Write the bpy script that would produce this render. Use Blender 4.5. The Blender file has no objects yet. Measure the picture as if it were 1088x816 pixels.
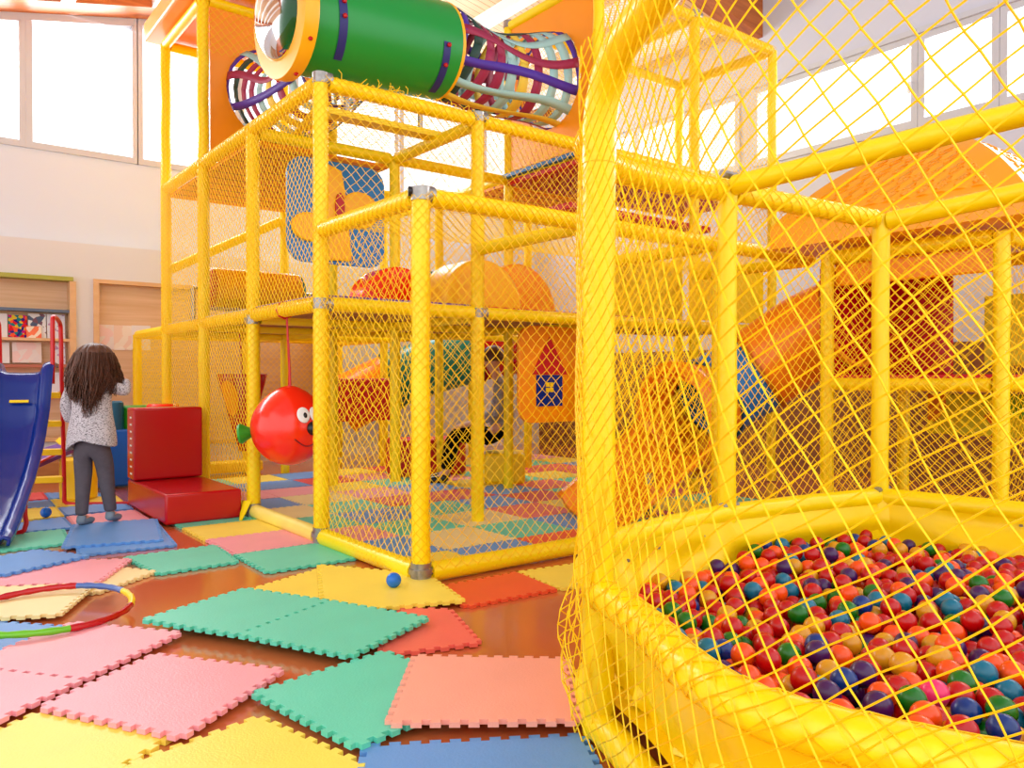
import bpy, bmesh, math, random
import numpy as np
from mathutils import Vector, Matrix
random.seed(7); np.random.seed(7)
C = bpy.context.scene.collection
PI = math.pi
V3 = Vector
# ------------------------------------------------------------------ measuring (level camera, 0.95 m up)
EYE = 0.95; FL = 840.0
FX, FY, RX, RY = 0.6150, 0.7885, 0.7885, -0.6150
def at(px, py, D):
    l = (px - 544) / FL * D
    return V3((D*FX + l*RX, D*FY + l*RY, EYE + (400 - py)/FL*D))
def fl(px, py, z=0.0):
    D = (EYE - z)*FL/(py - 400.0)
    p = at(px, py, D); return V3((p.x, p.y, z))
def proj(p):
    D = p[0]*FX + p[1]*FY; l = p[0]*RX + p[1]*RY
    return 544 + FL*l/D, 400 - (p[2]-EYE)*FL/D, D
# ------------------------------------------------------------------ materials
def srgb(c):
    return tuple(((v/12.92) if v <= 0.04045 else ((v+0.055)/1.055)**2.4) for v in c)
def mat(name, col, rough=0.5, spec=0.5, metal=0.0, noise=0.0, nscale=8, bump=0.0, bscale=60, coat=0.0, sub=0.0, detail=3):
    m = bpy.data.materials.new(name); m.use_nodes = True
    nt = m.node_tree; b = nt.nodes['Principled BSDF']
    c = srgb(col) + (1,)
    b.inputs['Base Color'].default_value = c
    b.inputs['Roughness'].default_value = rough
    b.inputs['Specular IOR Level'].default_value = spec
    b.inputs['Metallic'].default_value = metal
    b.inputs['Coat Weight'].default_value = coat
    b.inputs['Coat Roughness'].default_value = 0.15
    tc = nt.nodes.new('ShaderNodeTexCoord')
    if noise > 0:
        n = nt.nodes.new('ShaderNodeTexNoise'); n.inputs['Scale'].default_value = nscale; n.inputs['Detail'].default_value = detail
        nt.links.new(tc.outputs['Object'], n.inputs['Vector'])
        r = nt.nodes.new('ShaderNodeMapRange'); r.inputs['From Min'].default_value = .3; r.inputs['From Max'].default_value = .7
        r.inputs['To Min'].default_value = 1-noise; r.inputs['To Max'].default_value = 1+noise
        nt.links.new(n.outputs['Fac'], r.inputs['Value'])
        mx = nt.nodes.new('ShaderNodeVectorMath'); mx.operation = 'SCALE'
        mx.inputs[0].default_value = c[:3]
        nt.links.new(r.outputs['Result'], mx.inputs['Scale'])
        nt.links.new(mx.outputs['Vector'], b.inputs['Base Color'])
    if bump > 0:
        n2 = nt.nodes.new('ShaderNodeTexNoise'); n2.inputs['Scale'].default_value = bscale; n2.inputs['Detail'].default_value = 2
        nt.links.new(tc.outputs['Object'], n2.inputs['Vector'])
        bp = nt.nodes.new('ShaderNodeBump'); bp.inputs['Strength'].default_value = bump; bp.inputs['Distance'].default_value = .01
        nt.links.new(n2.outputs['Fac'], bp.inputs['Height']); nt.links.new(bp.outputs['Normal'], b.inputs['Normal'])
    return m
def wood(name, c1, c2, scale=(1,14,14), rough=.5, plank=None):
    m = mat(name, c1, rough); nt = m.node_tree; b = nt.nodes['Principled BSDF']
    tc = nt.nodes.new('ShaderNodeTexCoord'); mp = nt.nodes.new('ShaderNodeMapping'); mp.inputs['Scale'].default_value = scale
    nt.links.new(tc.outputs['Object'], mp.inputs['Vector'])
    n = nt.nodes.new('ShaderNodeTexNoise'); n.inputs['Scale'].default_value = 2.2; n.inputs['Detail'].default_value = 5
    nt.links.new(mp.outputs['Vector'], n.inputs['Vector'])
    cr = nt.nodes.new('ShaderNodeValToRGB'); cr.color_ramp.elements[0].position = .3; cr.color_ramp.elements[1].position = .7
    cr.color_ramp.elements[0].color = srgb(c1)+(1,); cr.color_ramp.elements[1].color = srgb(c2)+(1,)
    nt.links.new(n.outputs['Fac'], cr.inputs['Fac'])
    out = cr.outputs['Color']
    if plank:
        axis, w, dark = plank
        sp = nt.nodes.new('ShaderNodeSeparateXYZ'); nt.links.new(tc.outputs['Object'], sp.inputs[0])
        mm = nt.nodes.new('ShaderNodeMath'); mm.operation = 'MULTIPLY'; mm.inputs[1].default_value = 1/w
        nt.links.new(sp.outputs[axis], mm.inputs[0])
        fr = nt.nodes.new('ShaderNodeMath'); fr.operation = 'FRACT'; nt.links.new(mm.outputs[0], fr.inputs[0])
        lt = nt.nodes.new('ShaderNodeMath'); lt.operation = 'LESS_THAN'; lt.inputs[1].default_value = .1
        nt.links.new(fr.outputs[0], lt.inputs[0])
        mx = nt.nodes.new('ShaderNodeMixRGB'); mx.inputs['Color2'].default_value = srgb(dark)+(1,)
        nt.links.new(lt.outputs[0], mx.inputs['Fac']); nt.links.new(out, mx.inputs['Color1']); out = mx.outputs['Color']
    nt.links.new(out, b.inputs['Base Color'])
    return m
M = {}
M['tube'] = mat('yellow_vinyl_foam', (1.0,.875,.0), .34, .45, noise=.03, nscale=5, bump=.25, bscale=30)
M['net'] = mat('yellow_net_cord', (1.0,.81,.02), .55, .3)
M['liner'] = mat('yellow_tarpaulin', (1.0,.85,.0), .38, .4, noise=.04, nscale=3, bump=.7, bscale=7)
M['orange'] = mat('orange_plastic', (1.0,.60,.0), .35, .5, noise=.03)
M['roto'] = mat('orange_moulded_plastic', (1.0,.56,.08), .28, .5)
M['yelorange'] = mat('yellow_orange_plastic', (1.0,.72,.08), .35, .5)
M['green'] = mat('green_plastic', (.03,.56,.20), .3, .5)
M['tealgreen'] = mat('teal_plastic', (.05,.48,.45), .3, .5)
M['leafgreen'] = mat('leaf_green_vinyl', (.15,.62,.15), .4, .5)
M['blue'] = mat('blue_plastic', (.02,.17,.52), .22, .5); M['blockblue'] = mat('bright_blue_vinyl', (.05,.42,.82), .3); M['darkteal'] = mat('dark_teal_vinyl', (.02,.38,.50), .4)
M['skyblue'] = mat('sky_blue_plastic', (.08,.48,.78), .35, .5)
M['navy'] = mat('dark_blue_strap', (.12,.12,.42), .5)
M['red'] = mat('red_vinyl', (.74,.0,.06), .25, .5, bump=.06, bscale=9)
M['redball'] = mat('red_glossy_vinyl', (1.0,.17,.06), .2, .6)
M['redmat'] = mat('red_mat', (.80,.05,.08), .5)
M['redpaint'] = mat('red_painted_steel', (.80,.06,.10), .3)
M['purple'] = mat('purple_vinyl', (.42,.22,.62), .5)
M['white'] = mat('white_paint', (.95,.94,.93), .5)
M['black'] = mat('black_plastic', (.03,.03,.03), .3)
M['steel'] = mat('galvanised_steel', (.62,.60,.58), .35, .5, metal=.8, noise=.2, nscale=30)
M['yelpaint'] = mat('yellow_painted_wood', (1.0,.84,.06), .4)
M['wallup'] = mat('upper_wall_paint', (.85,.88,.93), .8, .2)
M['walllow'] = mat('lower_wall_paint', (.86,.86,.87), .7, .2)
M['wallhall'] = mat('hall_wall_paint', (.80,.81,.86), .8, .2)
M['winframe'] = mat('window_frame_grey', (.78,.79,.82), .4)
M['boardwood'] = wood('light_board_wood', (.82,.66,.50), (.88,.74,.60), (.6,6,14), .5)
M['oak'] = wood('oak_edge', (.84,.66,.46), (.88,.72,.54), (2,6,6))
M['ceilwood'] = wood('ceiling_planks', (.90,.74,.56), (.95,.82,.66), (2,9,4), .6, plank=(1,.10,(.72,.52,.36)))
M['glulam'] = wood('glulam_beam', (.66,.33,.12), (.80,.46,.20), (.7,8,10), .45)
M['wainscot'] = wood('dark_wood_panelling', (.50,.30,.16), (.58,.36,.20), (3,3,10), .5)
M['deck'] = wood('plywood_deck', (.66,.42,.20), (.74,.50,.26), (1,9,9), .6, plank=(1,.18,(.45,.27,.12)))
M['orangedeck'] = wood('orange_deck_boards', (.95,.55,.12), (.98,.62,.16), (1,9,9), .6, plank=(1,.2,(.60,.14,.05)))
M['skin'] = mat('skin', (.86,.64,.53), .5, .4)
M['hair'] = mat('brown_hair', (.34,.20,.13), .5, .5, noise=.35, nscale=40, bump=.5, bscale=70)
M['trouser'] = mat('grey_trousers', (.36,.33,.36), .9, .1, noise=.08, nscale=30)
M['sock'] = mat('grey_blue_sock', (.50,.55,.60), .9, .1)
M['blacktrouser'] = mat('black_trousers', (.035,.035,.045), .9, .1)
M['greytop'] = mat('grey_sweater', (.62,.60,.62), .9, .1, noise=.2, nscale=40)
# speckled knit
m = mat('speckled_knit', (.72,.70,.72), .9, .1); nt = m.node_tree
n = nt.nodes.new('ShaderNodeTexNoise'); n.inputs['Scale'].default_value = 170; n.inputs['Detail'].default_value = 2
tc = nt.nodes.new('ShaderNodeTexCoord'); mp = nt.nodes.new('ShaderNodeMapping'); mp.inputs['Scale'].default_value = (.6,.6,1.5)
nt.links.new(tc.outputs['Object'], mp.inputs[0]); nt.links.new(mp.outputs[0], n.inputs['Vector'])
cr = nt.nodes.new('ShaderNodeValToRGB'); cr.color_ramp.elements[0].position = .36; cr.color_ramp.elements[1].position = .5
cr.color_ramp.elements[0].color = srgb((.36,.33,.34))+(1,); cr.color_ramp.elements[1].color = srgb((.80,.78,.80))+(1,)
nt.links.new(n.outputs['Fac'], cr.inputs[0]); nt.links.new(cr.outputs[0], nt.nodes['Principled BSDF'].inputs['Base Color'])
M['knit'] = m
# lino floor: warm brown, glossy
m = mat('brown_linoleum', (.80,.42,.23), .14, .6, noise=.05, nscale=1.5, bump=.0, bscale=5, coat=.6); M['lino'] = m
# foam mats
def matmat(n, c): return mat(n, c, .42, .45, noise=.03, nscale=6, bump=.12, bscale=150)
M['m_green'] = matmat('foam_green', (.38,.83,.70)); M['m_yellow'] = matmat('foam_yellow', (.98,.87,.33))
M['m_cream'] = matmat('foam_cream', (.97,.87,.60)); M['m_pink'] = matmat('foam_pink', (.97,.63,.66))
M['m_salmon'] = matmat('foam_salmon', (.98,.66,.58)); M['m_coral'] = matmat('foam_coral', (.96,.42,.36)); M['m_orange'] = matmat('foam_orange', (.95,.36,.20))
M['m_blue'] = matmat('foam_blue', (.38,.60,.85)); M['m_red'] = matmat('foam_red', (.88,.28,.30))
# glass
m = bpy.data.materials.new('window_glass'); m.use_nodes = True; nt = m.node_tree; nt.nodes.clear()
o = nt.nodes.new('ShaderNodeOutputMaterial'); mx = nt.nodes.new('ShaderNodeMixShader'); t = nt.nodes.new('ShaderNodeBsdfTransparent'); g = nt.nodes.new('ShaderNodeBsdfGlossy')
g.inputs['Roughness'].default_value = .02; fr = nt.nodes.new('ShaderNodeFresnel'); fr.inputs['IOR'].default_value = 1.25
nt.links.new(fr.outputs[0], mx.inputs[0]); nt.links.new(t.outputs[0], mx.inputs[1]); nt.links.new(g.outputs[0], mx.inputs[2]); nt.links.new(mx.outputs[0], o.inputs[0])
M['glass'] = m
m = m.copy(); m.name = 'clear_dome'
for nd in m.node_tree.nodes:
    if nd.type == 'FRESNEL': nd.inputs['IOR'].default_value = 1.5
    if nd.type == 'BSDF_TRANSPARENT': nd.inputs['Color'].default_value = (.9,.93,.9,1)
M['dome'] = m
# ------------------------------------------------------------------ mesh builder
class MB:
    def __init__(s): s.v = []; s.f = []; s.mi = []; s.n = 0
    def add(s, vs, fs, mi=0):
        b = s.n; s.v.extend([tuple(p) for p in vs]); s.n += len(vs)
        s.f.extend([tuple(i+b for i in f) for f in fs]); s.mi.extend([mi]*len(fs)); return s
    def box(s, x0, x1, y0, y1, z0, z1, mi=0, Mx=None):
        vs = [V3((x,y,z)) for z in (z0,z1) for y in (y0,y1) for x in (x0,x1)]
        if Mx is not None: vs = [Mx @ p for p in vs]
        return s.add(vs, [(0,2,3,1),(4,5,7,6),(0,1,5,4),(2,6,7,3),(0,4,6,2),(1,3,7,5)], mi)
    def tube(s, pts, r, seg=12, cap=True, mi=0, closed=False, squash=None):
        pts = [V3(p) for p in pts]; n = len(pts); rs = r if isinstance(r, (list, tuple)) else [r]*n
        vs = []; ref = None
        for i, p in enumerate(pts):
            if closed: t = pts[(i+1) % n] - pts[i-1]
            else: t = pts[min(i+1,n-1)] - pts[max(i-1,0)]
            t.normalize()
            if ref is None: ref = V3((0,0,1)) if abs(t.z) < .9 else V3((1,0,0))
            a = t.cross(ref).normalized(); b = a.cross(t).normalized(); ref = b
            for k in range(seg):
                an = 2*PI*k/seg
                vs.append(p + a*math.cos(an)*rs[i] + b*math.sin(an)*rs[i]*(squash or 1))
        fs = []
        for i in range(n if closed else n-1):
            j = (i+1) % n
            for k in range(seg):
                k2 = (k+1) % seg; fs.append((i*seg+k, i*seg+k2, j*seg+k2, j*seg+k))
        if cap and not closed:
            fs.append(tuple(range(seg))[::-1]); fs.append(tuple((n-1)*seg+k for k in range(seg)))
        return s.add(vs, fs, mi)
    def lathe(s, prof, seg=24, Mx=None, mi=0):
        vs = []; fs = []
        for (r, z) in prof:
            for k in range(seg):
                a = 2*PI*k/seg; p = V3((r*math.cos(a), r*math.sin(a), z)); vs.append(Mx @ p if Mx is not None else p)
        for i in range(len(prof)-1):
            for k in range(seg):
                k2 = (k+1) % seg; fs.append((i*seg+k, i*seg+k2, (i+1)*seg+k2, (i+1)*seg+k))
        return s.add(vs, fs, mi)
    def grid(s, nu, nv, fn, mi=0, thick=None):
        vs = [fn(i/nu, j/nv) for j in range(nv+1) for i in range(nu+1)]
        fs = [(j*(nu+1)+i, j*(nu+1)+i+1, (j+1)*(nu+1)+i+1, (j+1)*(nu+1)+i) for j in range(nv) for i in range(nu)]
        return s.add(vs, fs, mi)
    def prism(s, outline, h0, h1, Mx=None, mi=0):   # outline in xy, extruded in z
        n = len(outline); vs = [V3((x,y,h0)) for x,y in outline] + [V3((x,y,h1)) for x,y in outline]
        if Mx is not None: vs = [Mx @ p for p in vs]
        fs = [tuple(range(n))[::-1], tuple(range(n, 2*n))] + [(i, (i+1) % n, n+(i+1) % n, n+i) for i in range(n)]
        return s.add(vs, fs, mi)
    def build(s, name, m, parent=None, smooth=True, bevel=0, loc=None, sharp=35, seg=2, solid=0, subd=0):
        me = bpy.data.meshes.new(name); me.from_pydata(s.v, [], s.f); me.update()
        ms = m if isinstance(m, (list, tuple)) else [m]
        for q in ms: me.materials.append(M[q] if isinstance(q, str) else q)
        if len(ms) > 1: me.polygons.foreach_set('material_index', s.mi)
        if smooth:
            me.polygons.foreach_set('use_smooth', [True]*len(me.polygons))
            me.set_sharp_from_angle(angle=math.radians(sharp))
        o = bpy.data.objects.new(name, me); C.objects.link(o)
        if parent is not None:
            o.parent = parent; o.matrix_parent_inverse = Matrix.Translation(-V3(parent.location))
        if loc is not None:   # move origin to loc
            me.transform(Matrix.Translation(-V3(loc))); o.location = loc
        if solid: q = o.modifiers.new('s','SOLIDIFY'); q.thickness = solid; q.offset = 0
        if bevel: q = o.modifiers.new('b','BEVEL'); q.width = bevel; q.segments = seg; q.limit_method = 'ANGLE'; q.angle_limit = math.radians(40)
        if subd: q = o.modifiers.new('u','SUBSURF'); q.levels = subd; q.render_levels = subd
        return o
def tag(o, label=None, cat=None, group=None, kind=None):
    if label: o['label'] = label
    if cat: o['category'] = cat
    if group: o['group'] = group
    if kind: o['kind'] = kind
    return o
def empty(name, loc, label, cat, group=None):
    o = bpy.data.objects.new(name, None); C.objects.link(o); o.location = loc; o.empty_display_size = .1
    bpy.context.view_layer.update()
    return tag(o, label, cat, group)
def struct(name, mb, m, **k): return tag(mb.build(name, m, **k), kind='structure')
def rot_to(d, up=V3((0,0,1))):   # matrix whose z axis is d
    z = V3(d).normalized(); x = up.cross(z)
    if x.length < 1e-4: x = V3((1,0,0))
    x.normalize(); y = z.cross(x); return Matrix((x,y,z)).transposed().to_4x4()
def catmull(P, n=8, closed=False):
    P = [V3(p) for p in P]; out = []; N = len(P)
    rng = range(N if closed else N-1)
    for i in rng:
        p0 = P[i-1] if (closed or i > 0) else P[0]*2-P[1]; p1 = P[i]; p2 = P[(i+1) % N]
        p3 = P[(i+2) % N] if (closed or i+2 < N) else P[-1]*2-P[-2]
        for k in range(n):
            t = k/n; out.append(.5*((2*p1)+(p2-p0)*t+(2*p0-5*p1+4*p2-p3)*t*t+(3*p1-p0-3*p2+p3)*t**3))
    if not closed: out.append(P[-1])
    return out
# ------------------------------------------------------------------ netting
def strands(mb, S, U, Vv, cell, r, shear=0):
    h = cell/2; UM = U
    if shear:
        S0 = S; S = lambda u, v: S0(u+shear*v, v); 
    def poly(pts):
        n = len(pts)
        if n < 2: return
        P = np.array(pts); T = np.gradient(P, axis=0); T /= np.linalg.norm(T, axis=1)[:,None]+1e-9
        ref = np.array((.37,.21,.905)); A = np.cross(T, ref); A /= np.linalg.norm(A, axis=1)[:,None]+1e-9; B = np.cross(A, T)
        vs = np.stack([P+r*(math.cos(q)*A+math.sin(q)*B) for q in (0,2*PI/3,4*PI/3)], axis=1).reshape(-1,3)
        fs = []
        for i in range(n-1):
            a = 3*i; b = a+3
            fs += [(a,a+1,b+1,b),(a+1,a+2,b+2,b+1),(a+2,a,b,b+2)]
        mb.add(vs.tolist(), fs)
    for sgn in (1,-1):
        if shear:
            k1 = sgn+shear   # real u = c + k1*t
            c = math.floor(min(0, -k1*Vv)/cell)*cell
            while c < U+abs(k1)*Vv:
                ts = [k*h for k in range(int(Vv/h)+1)]
                if abs(k1) > 1e-6:
                    a, b = sorted((-c/k1, (U-c)/k1))
                else: a, b = (0, Vv) if 0 <= c <= U else (1, 0)
                a = max(a, 0); b = min(b, Vv)
                if b-a > .02: poly([S(c+sgn*t, t) for t in [a]+[t for t in ts if a+.002 < t < b-.002]+[b]])
                c += cell
            continue
        c0 = -Vv if sgn > 0 else 0; c1 = U if sgn > 0 else U+Vv
        c = math.ceil(c0/cell)*cell
        while c < c1:
            t0 = max(0, -c) if sgn > 0 else max(0, c-U); t1 = min(Vv, U-c) if sgn > 0 else min(Vv, c)
            if t1 - t0 > .01:
                ts = [t0] + [k*h for k in range(math.ceil(t0/h+.01), math.floor(t1/h-.01)+1)] + [t1]
                poly([S(c+sgn*t, t) for t in ts])
            c += cell
def net_panel(A, B, z0, z1, cell=.064, r=.0019, sag=.0, parent=None, jit=.005, name='net_panel', bulge=None, mb=None, topdrop=0):
    A = V3(A); B = V3(B); U = (B-A).length; W = z1-z0; d = (B-A).normalized(); nrm = V3((d.y,-d.x,0)); ph = random.random()*9
    def S(u, v):
        e = math.sin(PI*min(max(u/U,0),1))*math.sin(PI*min(max(v/W,0),1))
        w = sag*e*(1+.5*math.sin(7*u+ph))
        jx = jit*math.sin(23*u+41*v+ph)*e**.3 if e > 0 else 0; jz = jit*math.sin(37*u-19*v+ph*2)*e**.3 if e > 0 else 0
        p = A + d*(u+jx) + nrm*w
        dz = -topdrop*math.sin(PI*u/U)*(v/W)
        return (p.x, p.y, z0+v+jz+dz-abs(w)*.3)
    own = mb is None; mb = mb or MB()
    strands(mb, S, U, W, cell, r)
    return mb.build(name, 'net', parent, smooth=False) if own else mb
def net_flat(x0, x1, y0, y1, z, parent, cell=.064, r=.002):
    mb = MB(); strands(mb, lambda u, v: (x0+u, y0+v, z-.03*math.sin(PI*u/(x1-x0))*math.sin(PI*v/(y1-y0))), x1-x0, y1-y0, cell, r)
    return mb.build('net_panel', 'net', parent, smooth=False)
def sleeve(mb, pts, R, cell=.05, r=.0017):
    pts = [V3(p) for p in pts]; L = [0]
    for i in range(1, len(pts)): L.append(L[-1]+(pts[i]-pts[i-1]).length)
    fr = []; ref = None
    for i in range(len(pts)):
        t = (pts[min(i+1,len(pts)-1)]-pts[max(i-1,0)]).normalized()
        if ref is None: ref = V3((0,0,1)) if abs(t.z) < .9 else V3((1,0,0))
        a = t.cross(ref).normalized(); b = a.cross(t).normalized(); ref = b; fr.append((a,b))
    per = 2*PI*R; nn = max(3, round(per/cell)); cell2 = per/nn
    def S(u, v):
        v = min(max(v, 0), L[-1]); k = 0
        while k < len(L)-2 and L[k+1] < v: k += 1
        q = (v-L[k])/max(L[k+1]-L[k],1e-6); p = pts[k].lerp(pts[k+1], q); a, b = fr[k]; a2, b2 = fr[k+1]; a = a.lerp(a2,q); b = b.lerp(b2,q)
        w = u/R + .2*math.sin(3*v); return tuple(p + a*math.cos(w)*R + b*math.sin(w)*R)
    strands(mb, S, per, L[-1], cell2, r)
# ================================================================== SETTING
struct('floor', MB().box(-5, 9.5, -3, 10.5, -.1, 0), 'lino', smooth=False)
YB = 8.8; XR = 7.3
def ceil_z(x): return min(4.18+.22*x, 4.56+.18*(7.3-x))
# back wall: upper part with window band, lower thicker part with two niches
mb = MB()
# upper wall pieces: below windows, above windows follow the arched wood
mb.box(-4, XR+.1, YB, YB+.15, 2.25, 3.15)
mb.box(-4, XR+.1, YB+.02, YB+.15, 0, 2.25)
wx = [(-3.2,-2.15),(-2.1,-1.15),(-1.1,-.13),(-.08,.965),(1.02,1.955),(2.0,3.0),(3.05,3.6),(3.68,5.0),(5.08,6.3),(6.38,7.2)]
struct('wall_back', mb, 'wallup', smooth=False)
mb = MB()
mb.box(-4, XR, YB-.12, YB, 2.2, 2.25)
def hole_wall(mb, y0, y1, z0, z1, x0, x1, holes):
    xs = x0
    for (a, b, c, d) in holes:
        mb.box(xs, a, y0, y1, z0, z1); mb.box(a, b, y0, y1, z0, c); mb.box(a, b, y0, y1, d, z1); xs = b
    mb.box(xs, x1, y0, y1, z0, z1)
hole_wall(mb, YB-.12, YB, 0, 2.2, -4, XR, [(-1.2,1.37,.35,1.89),(1.56,3.9,.25,1.89)])
struct('wall_back_lower', mb, 'walllow', smooth=False)
# windows of the back wall
for k, (a, b) in enumerate(wx):
    w = MB()
    zt = lambda x: ceil_z(x)+.05
    def bar(xa, xb, za, zb, za2=None, zb2=None):
        za2 = za if za2 is None else za2; zb2 = zb if zb2 is None else zb2
        vs = [(xa,YB-.02,za),(xb,YB-.02,za2),(xb,YB-.02,zb2),(xa,YB-.02,zb),(xa,YB+.08,za),(xb,YB+.08,za2),(xb,YB+.08,zb2),(xa,YB+.08,zb)]
        w.add(vs, [(0,1,2,3),(7,6,5,4),(0,4,5,1),(1,5,6,2),(2,6,7,3),(3,7,4,0)])
    f = .028
    bar(a-.027, a+f, 3.19, zt(a)-.12, 3.19, zt(a+f)-.12); bar(b-f, b+.027, 3.19, zt(b-f)-.12, 3.19, zt(b)-.12)
    bar(a-.027, b+.027, 3.13, 3.19); bar(a-.027, b+.027, zt(a)-.12, zt(a), zt(b)-.12, zt(b))
    fo = struct('window_%d' % (k+1), w, 'winframe', smooth=False)
    g = MB(); g.add([(a,YB+.04,3.19),(b,YB+.04,3.19),(b,YB+.04,zt(b)-.1),(a,YB+.04,zt(a)-.1)], [(0,1,2,3)])
    g.build('window_pane', 'glass', fo, smooth=False)
# right wall with window strip
mb = MB()
mb.box(XR, XR+.15, -2.2, YB+.1, 0, 3.24); mb.box(XR, XR+.15, -2.2, YB+.1, 4.01, 5.9)
mb.box(XR, XR+.15, 5.10, 5.33, 3.24, 4.01); mb.box(XR, XR+.15, 8.3, YB+.1, 3.24, 4.01)
struct('wall_right', mb, 'wallhall', smooth=False)
struct('wall_right_panelling', MB().box(XR-.04, XR, -2.2, YB-.12, 0, 1.25), 'wainscot', smooth=False)
k = len(wx)
for (a, b) in [(5.33,6.8),(6.85,8.3),(3.42,5.10),(2.75,3.36),(.9,2.69),(-1.0,.84)]:
    w = MB(); k += 1
    x0, x1 = XR-.02, XR+.10
    w.box(x0,x1,a-.028,a+.03,3.27,3.97).box(x0,x1,b-.03,b+.028,3.27,3.97).box(x0,x1,a-.028,b+.028,3.20,3.27).box(x0,x1,a-.028,b+.028,3.97,4.03)
    w.box(x0-.03,x1,a-.028,b+.028,4.03,4.08)
    fo = struct('window_%d' % k, w, 'winframe', smooth=False)
    g = MB(); g.add([(XR+.05,a,3.26),(XR+.05,b,3.26),(XR+.05,b,3.99),(XR+.05,a,3.99)], [(0,1,2,3)]); g.build('window_pane', 'glass', fo, smooth=False)
    if k == 13:
        MB().box(XR-.05,XR-.02,3.44,3.47,3.52,3.62).build('window_handle','white',fo,bevel=.004)
# ceiling
def cz(mb, xa, xb, ya, yb, dz0, dz1):
    v = [(x, y, ceil_z(x)+dz) for dz in (dz0,dz1) for y in (ya,yb) for x in (xa,xb)]
    mb.add(v, [(0,2,3,1),(4,5,7,6),(0,1,5,4),(2,6,7,3),(0,4,6,2),(1,3,7,5)])
mb = MB(); xp = (4.56+.18*7.3-4.18)/.40
for xa, xb in ((-4,xp),(xp,XR+.1)): cz(mb, xa, xb, 5.1, YB+.2, .12, .2)
struct('ceiling', mb, 'ceilwood', smooth=False)
struct('ceiling_front', MB().box(-4, XR+.15, -1.2, 5.1, 5.8, 5.9), 'wallhall', smooth=False)
mb = MB()
for xa, xb in ((-4,xp),(xp,XR)): cz(mb, xa, xb, 5.02, 5.22, 0, .62)
struct('trim_1', mb, 'glulam', smooth=False)
mb = MB()
for xa, xb in ((-4,xp),(xp,XR)): cz(mb, xa, xb, 8.45, YB-.03, -.0, .14)
struct('trim_2', mb, 'glulam', smooth=False)
for i, x in enumerate((-1.9,-1.1,-.3,.5,1.3,2.1,2.9,3.7,4.5,5.3,6.1,6.9)):
    mb = MB(); cz(mb, x-.06, x+.06, 5.22, 8.45, 0, .125)
    struct('trim_%d' % (i+3), mb, 'white', smooth=False)
struct('wall_gable', MB().box(-4, XR, 5.1, 5.15, 5.2, 5.8), 'wallhall', smooth=False)
# ------------------------------------------------------------------ niche furniture on the back wall
sh = empty('wall_shelf', (.1, YB-.05, .35), 'wood lined wall niche with coloured shelves of drawings behind the slide', 'shelf')
mb = MB(); mb.box(-1.2,1.37,YB-.015,YB+.01,.35,1.89); mb.build('back_panel','boardwood',sh,smooth=False)
mb = MB(); mb.box(1.33,1.385,YB-.165,YB,.37,1.868).box(-1.22,-1.18,YB-.165,YB,.37,1.868).box(-1.22,1.385,YB-.165,YB,.33,.369); mb.build('side_board','oak',sh,smooth=False)
tag(MB().box(-1.2,1.36,YB-.17,YB,1.87,1.91).build('shelf_board',mat('olive_board',(.66,.66,.25),.5),sh,smooth=False),'olive green top board')
M['greyblue'] = mat('grey_blue_board',(.35,.42,.52),.5)
for z, mm in ((1.577,M['greyblue']),(1.30,M['oak']),(1.05,mat('terracotta_board',(.72,.42,.33),.5)),(.77,mat('orange_board',(.86,.48,.22),.5))):
    MB().box(-1.18,1.33,YB-.15,YB,z-.012,z+.014).build('shelf_board',mm,sh,smooth=False)
M['paper'] = mat('drawing_paper',(.90,.88,.88),.8,.2)
def scribble(name, cols, scale):
    m = mat(name,(.9,.9,.9),.7,.2); nt = m.node_tree
    v = nt.nodes.new('ShaderNodeTexVoronoi'); v.inputs['Scale'].default_value = scale
    tc = nt.nodes.new('ShaderNodeTexCoord'); nt.links.new(tc.outputs['Object'], v.inputs['Vector'])
    s = nt.nodes.new('ShaderNodeSeparateColor'); nt.links.new(v.outputs['Color'], s.inputs[0])
    cr = nt.nodes.new('ShaderNodeValToRGB'); cr.color_ramp.interpolation = 'CONSTANT'
    while len(cr.color_ramp.elements) < len(cols): cr.color_ramp.elements.new(.5)
    for i, c in enumerate(cols): cr.color_ramp.elements[i].position = i/len(cols); cr.color_ramp.elements[i].color = srgb(c)+(1,)
    nt.links.new(s.outputs[0], cr.inputs[0]); nt.links.new(cr.outputs[0], nt.nodes['Principled BSDF'].inputs['Base Color']); return m
M['book1'] = scribble('bright_cover',[(.85,.1,.15),(.2,.15,.5),(.95,.35,.2),(.1,.5,.5),(.8,.1,.5),(.9,.75,.2)],34)
M['book2'] = scribble('picture_grid',[(.9,.9,.9),(.9,.9,.9),(.35,.4,.5),(.9,.9,.92),(.5,.35,.4)],22)
M['book3'] = scribble('orange_cover',[(.92,.45,.3),(.95,.5,.35),(.95,.88,.8),(.85,.3,.25)],16)
M['draw1'] = scribble('pink_drawing',[(.90,.85,.84),(.93,.80,.78),(.91,.86,.84),(.92,.84,.80)],14)
M['draw2'] = scribble('dotted_drawing',[(.88,.88,.92),(.88,.88,.92),(.90,.88,.90),(.88,.88,.92),(.75,.6,.75)],42)
M['draw3'] = scribble('colour_block_drawing',[(.90,.89,.92),(.90,.89,.92),(.9,.6,.3),(.90,.89,.92),(.25,.4,.75)],12)
def card(px0, px1, z0, z1, m, label, cat, y=YB-.05, grp=None, lean=.03, name='paper_sheet'):
    def X(px):
        r = (px-544)/FL; D = y/(FY+r*RY); return D*(FX+r*RX)
    o = MB().box(X(px0), X(px1), -.004, .004, 0, z1-z0).build(name, m, smooth=False, loc=(X((px0+px1)/2),0,0))
    o.location = (X((px0+px1)/2), y-lean, z0); o.rotation_euler = (-math.atan2(lean,z1-z0)*1,0,0)
    return tag(o, label, cat, grp)
g = 'drawings and books in the wall niche'
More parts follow.
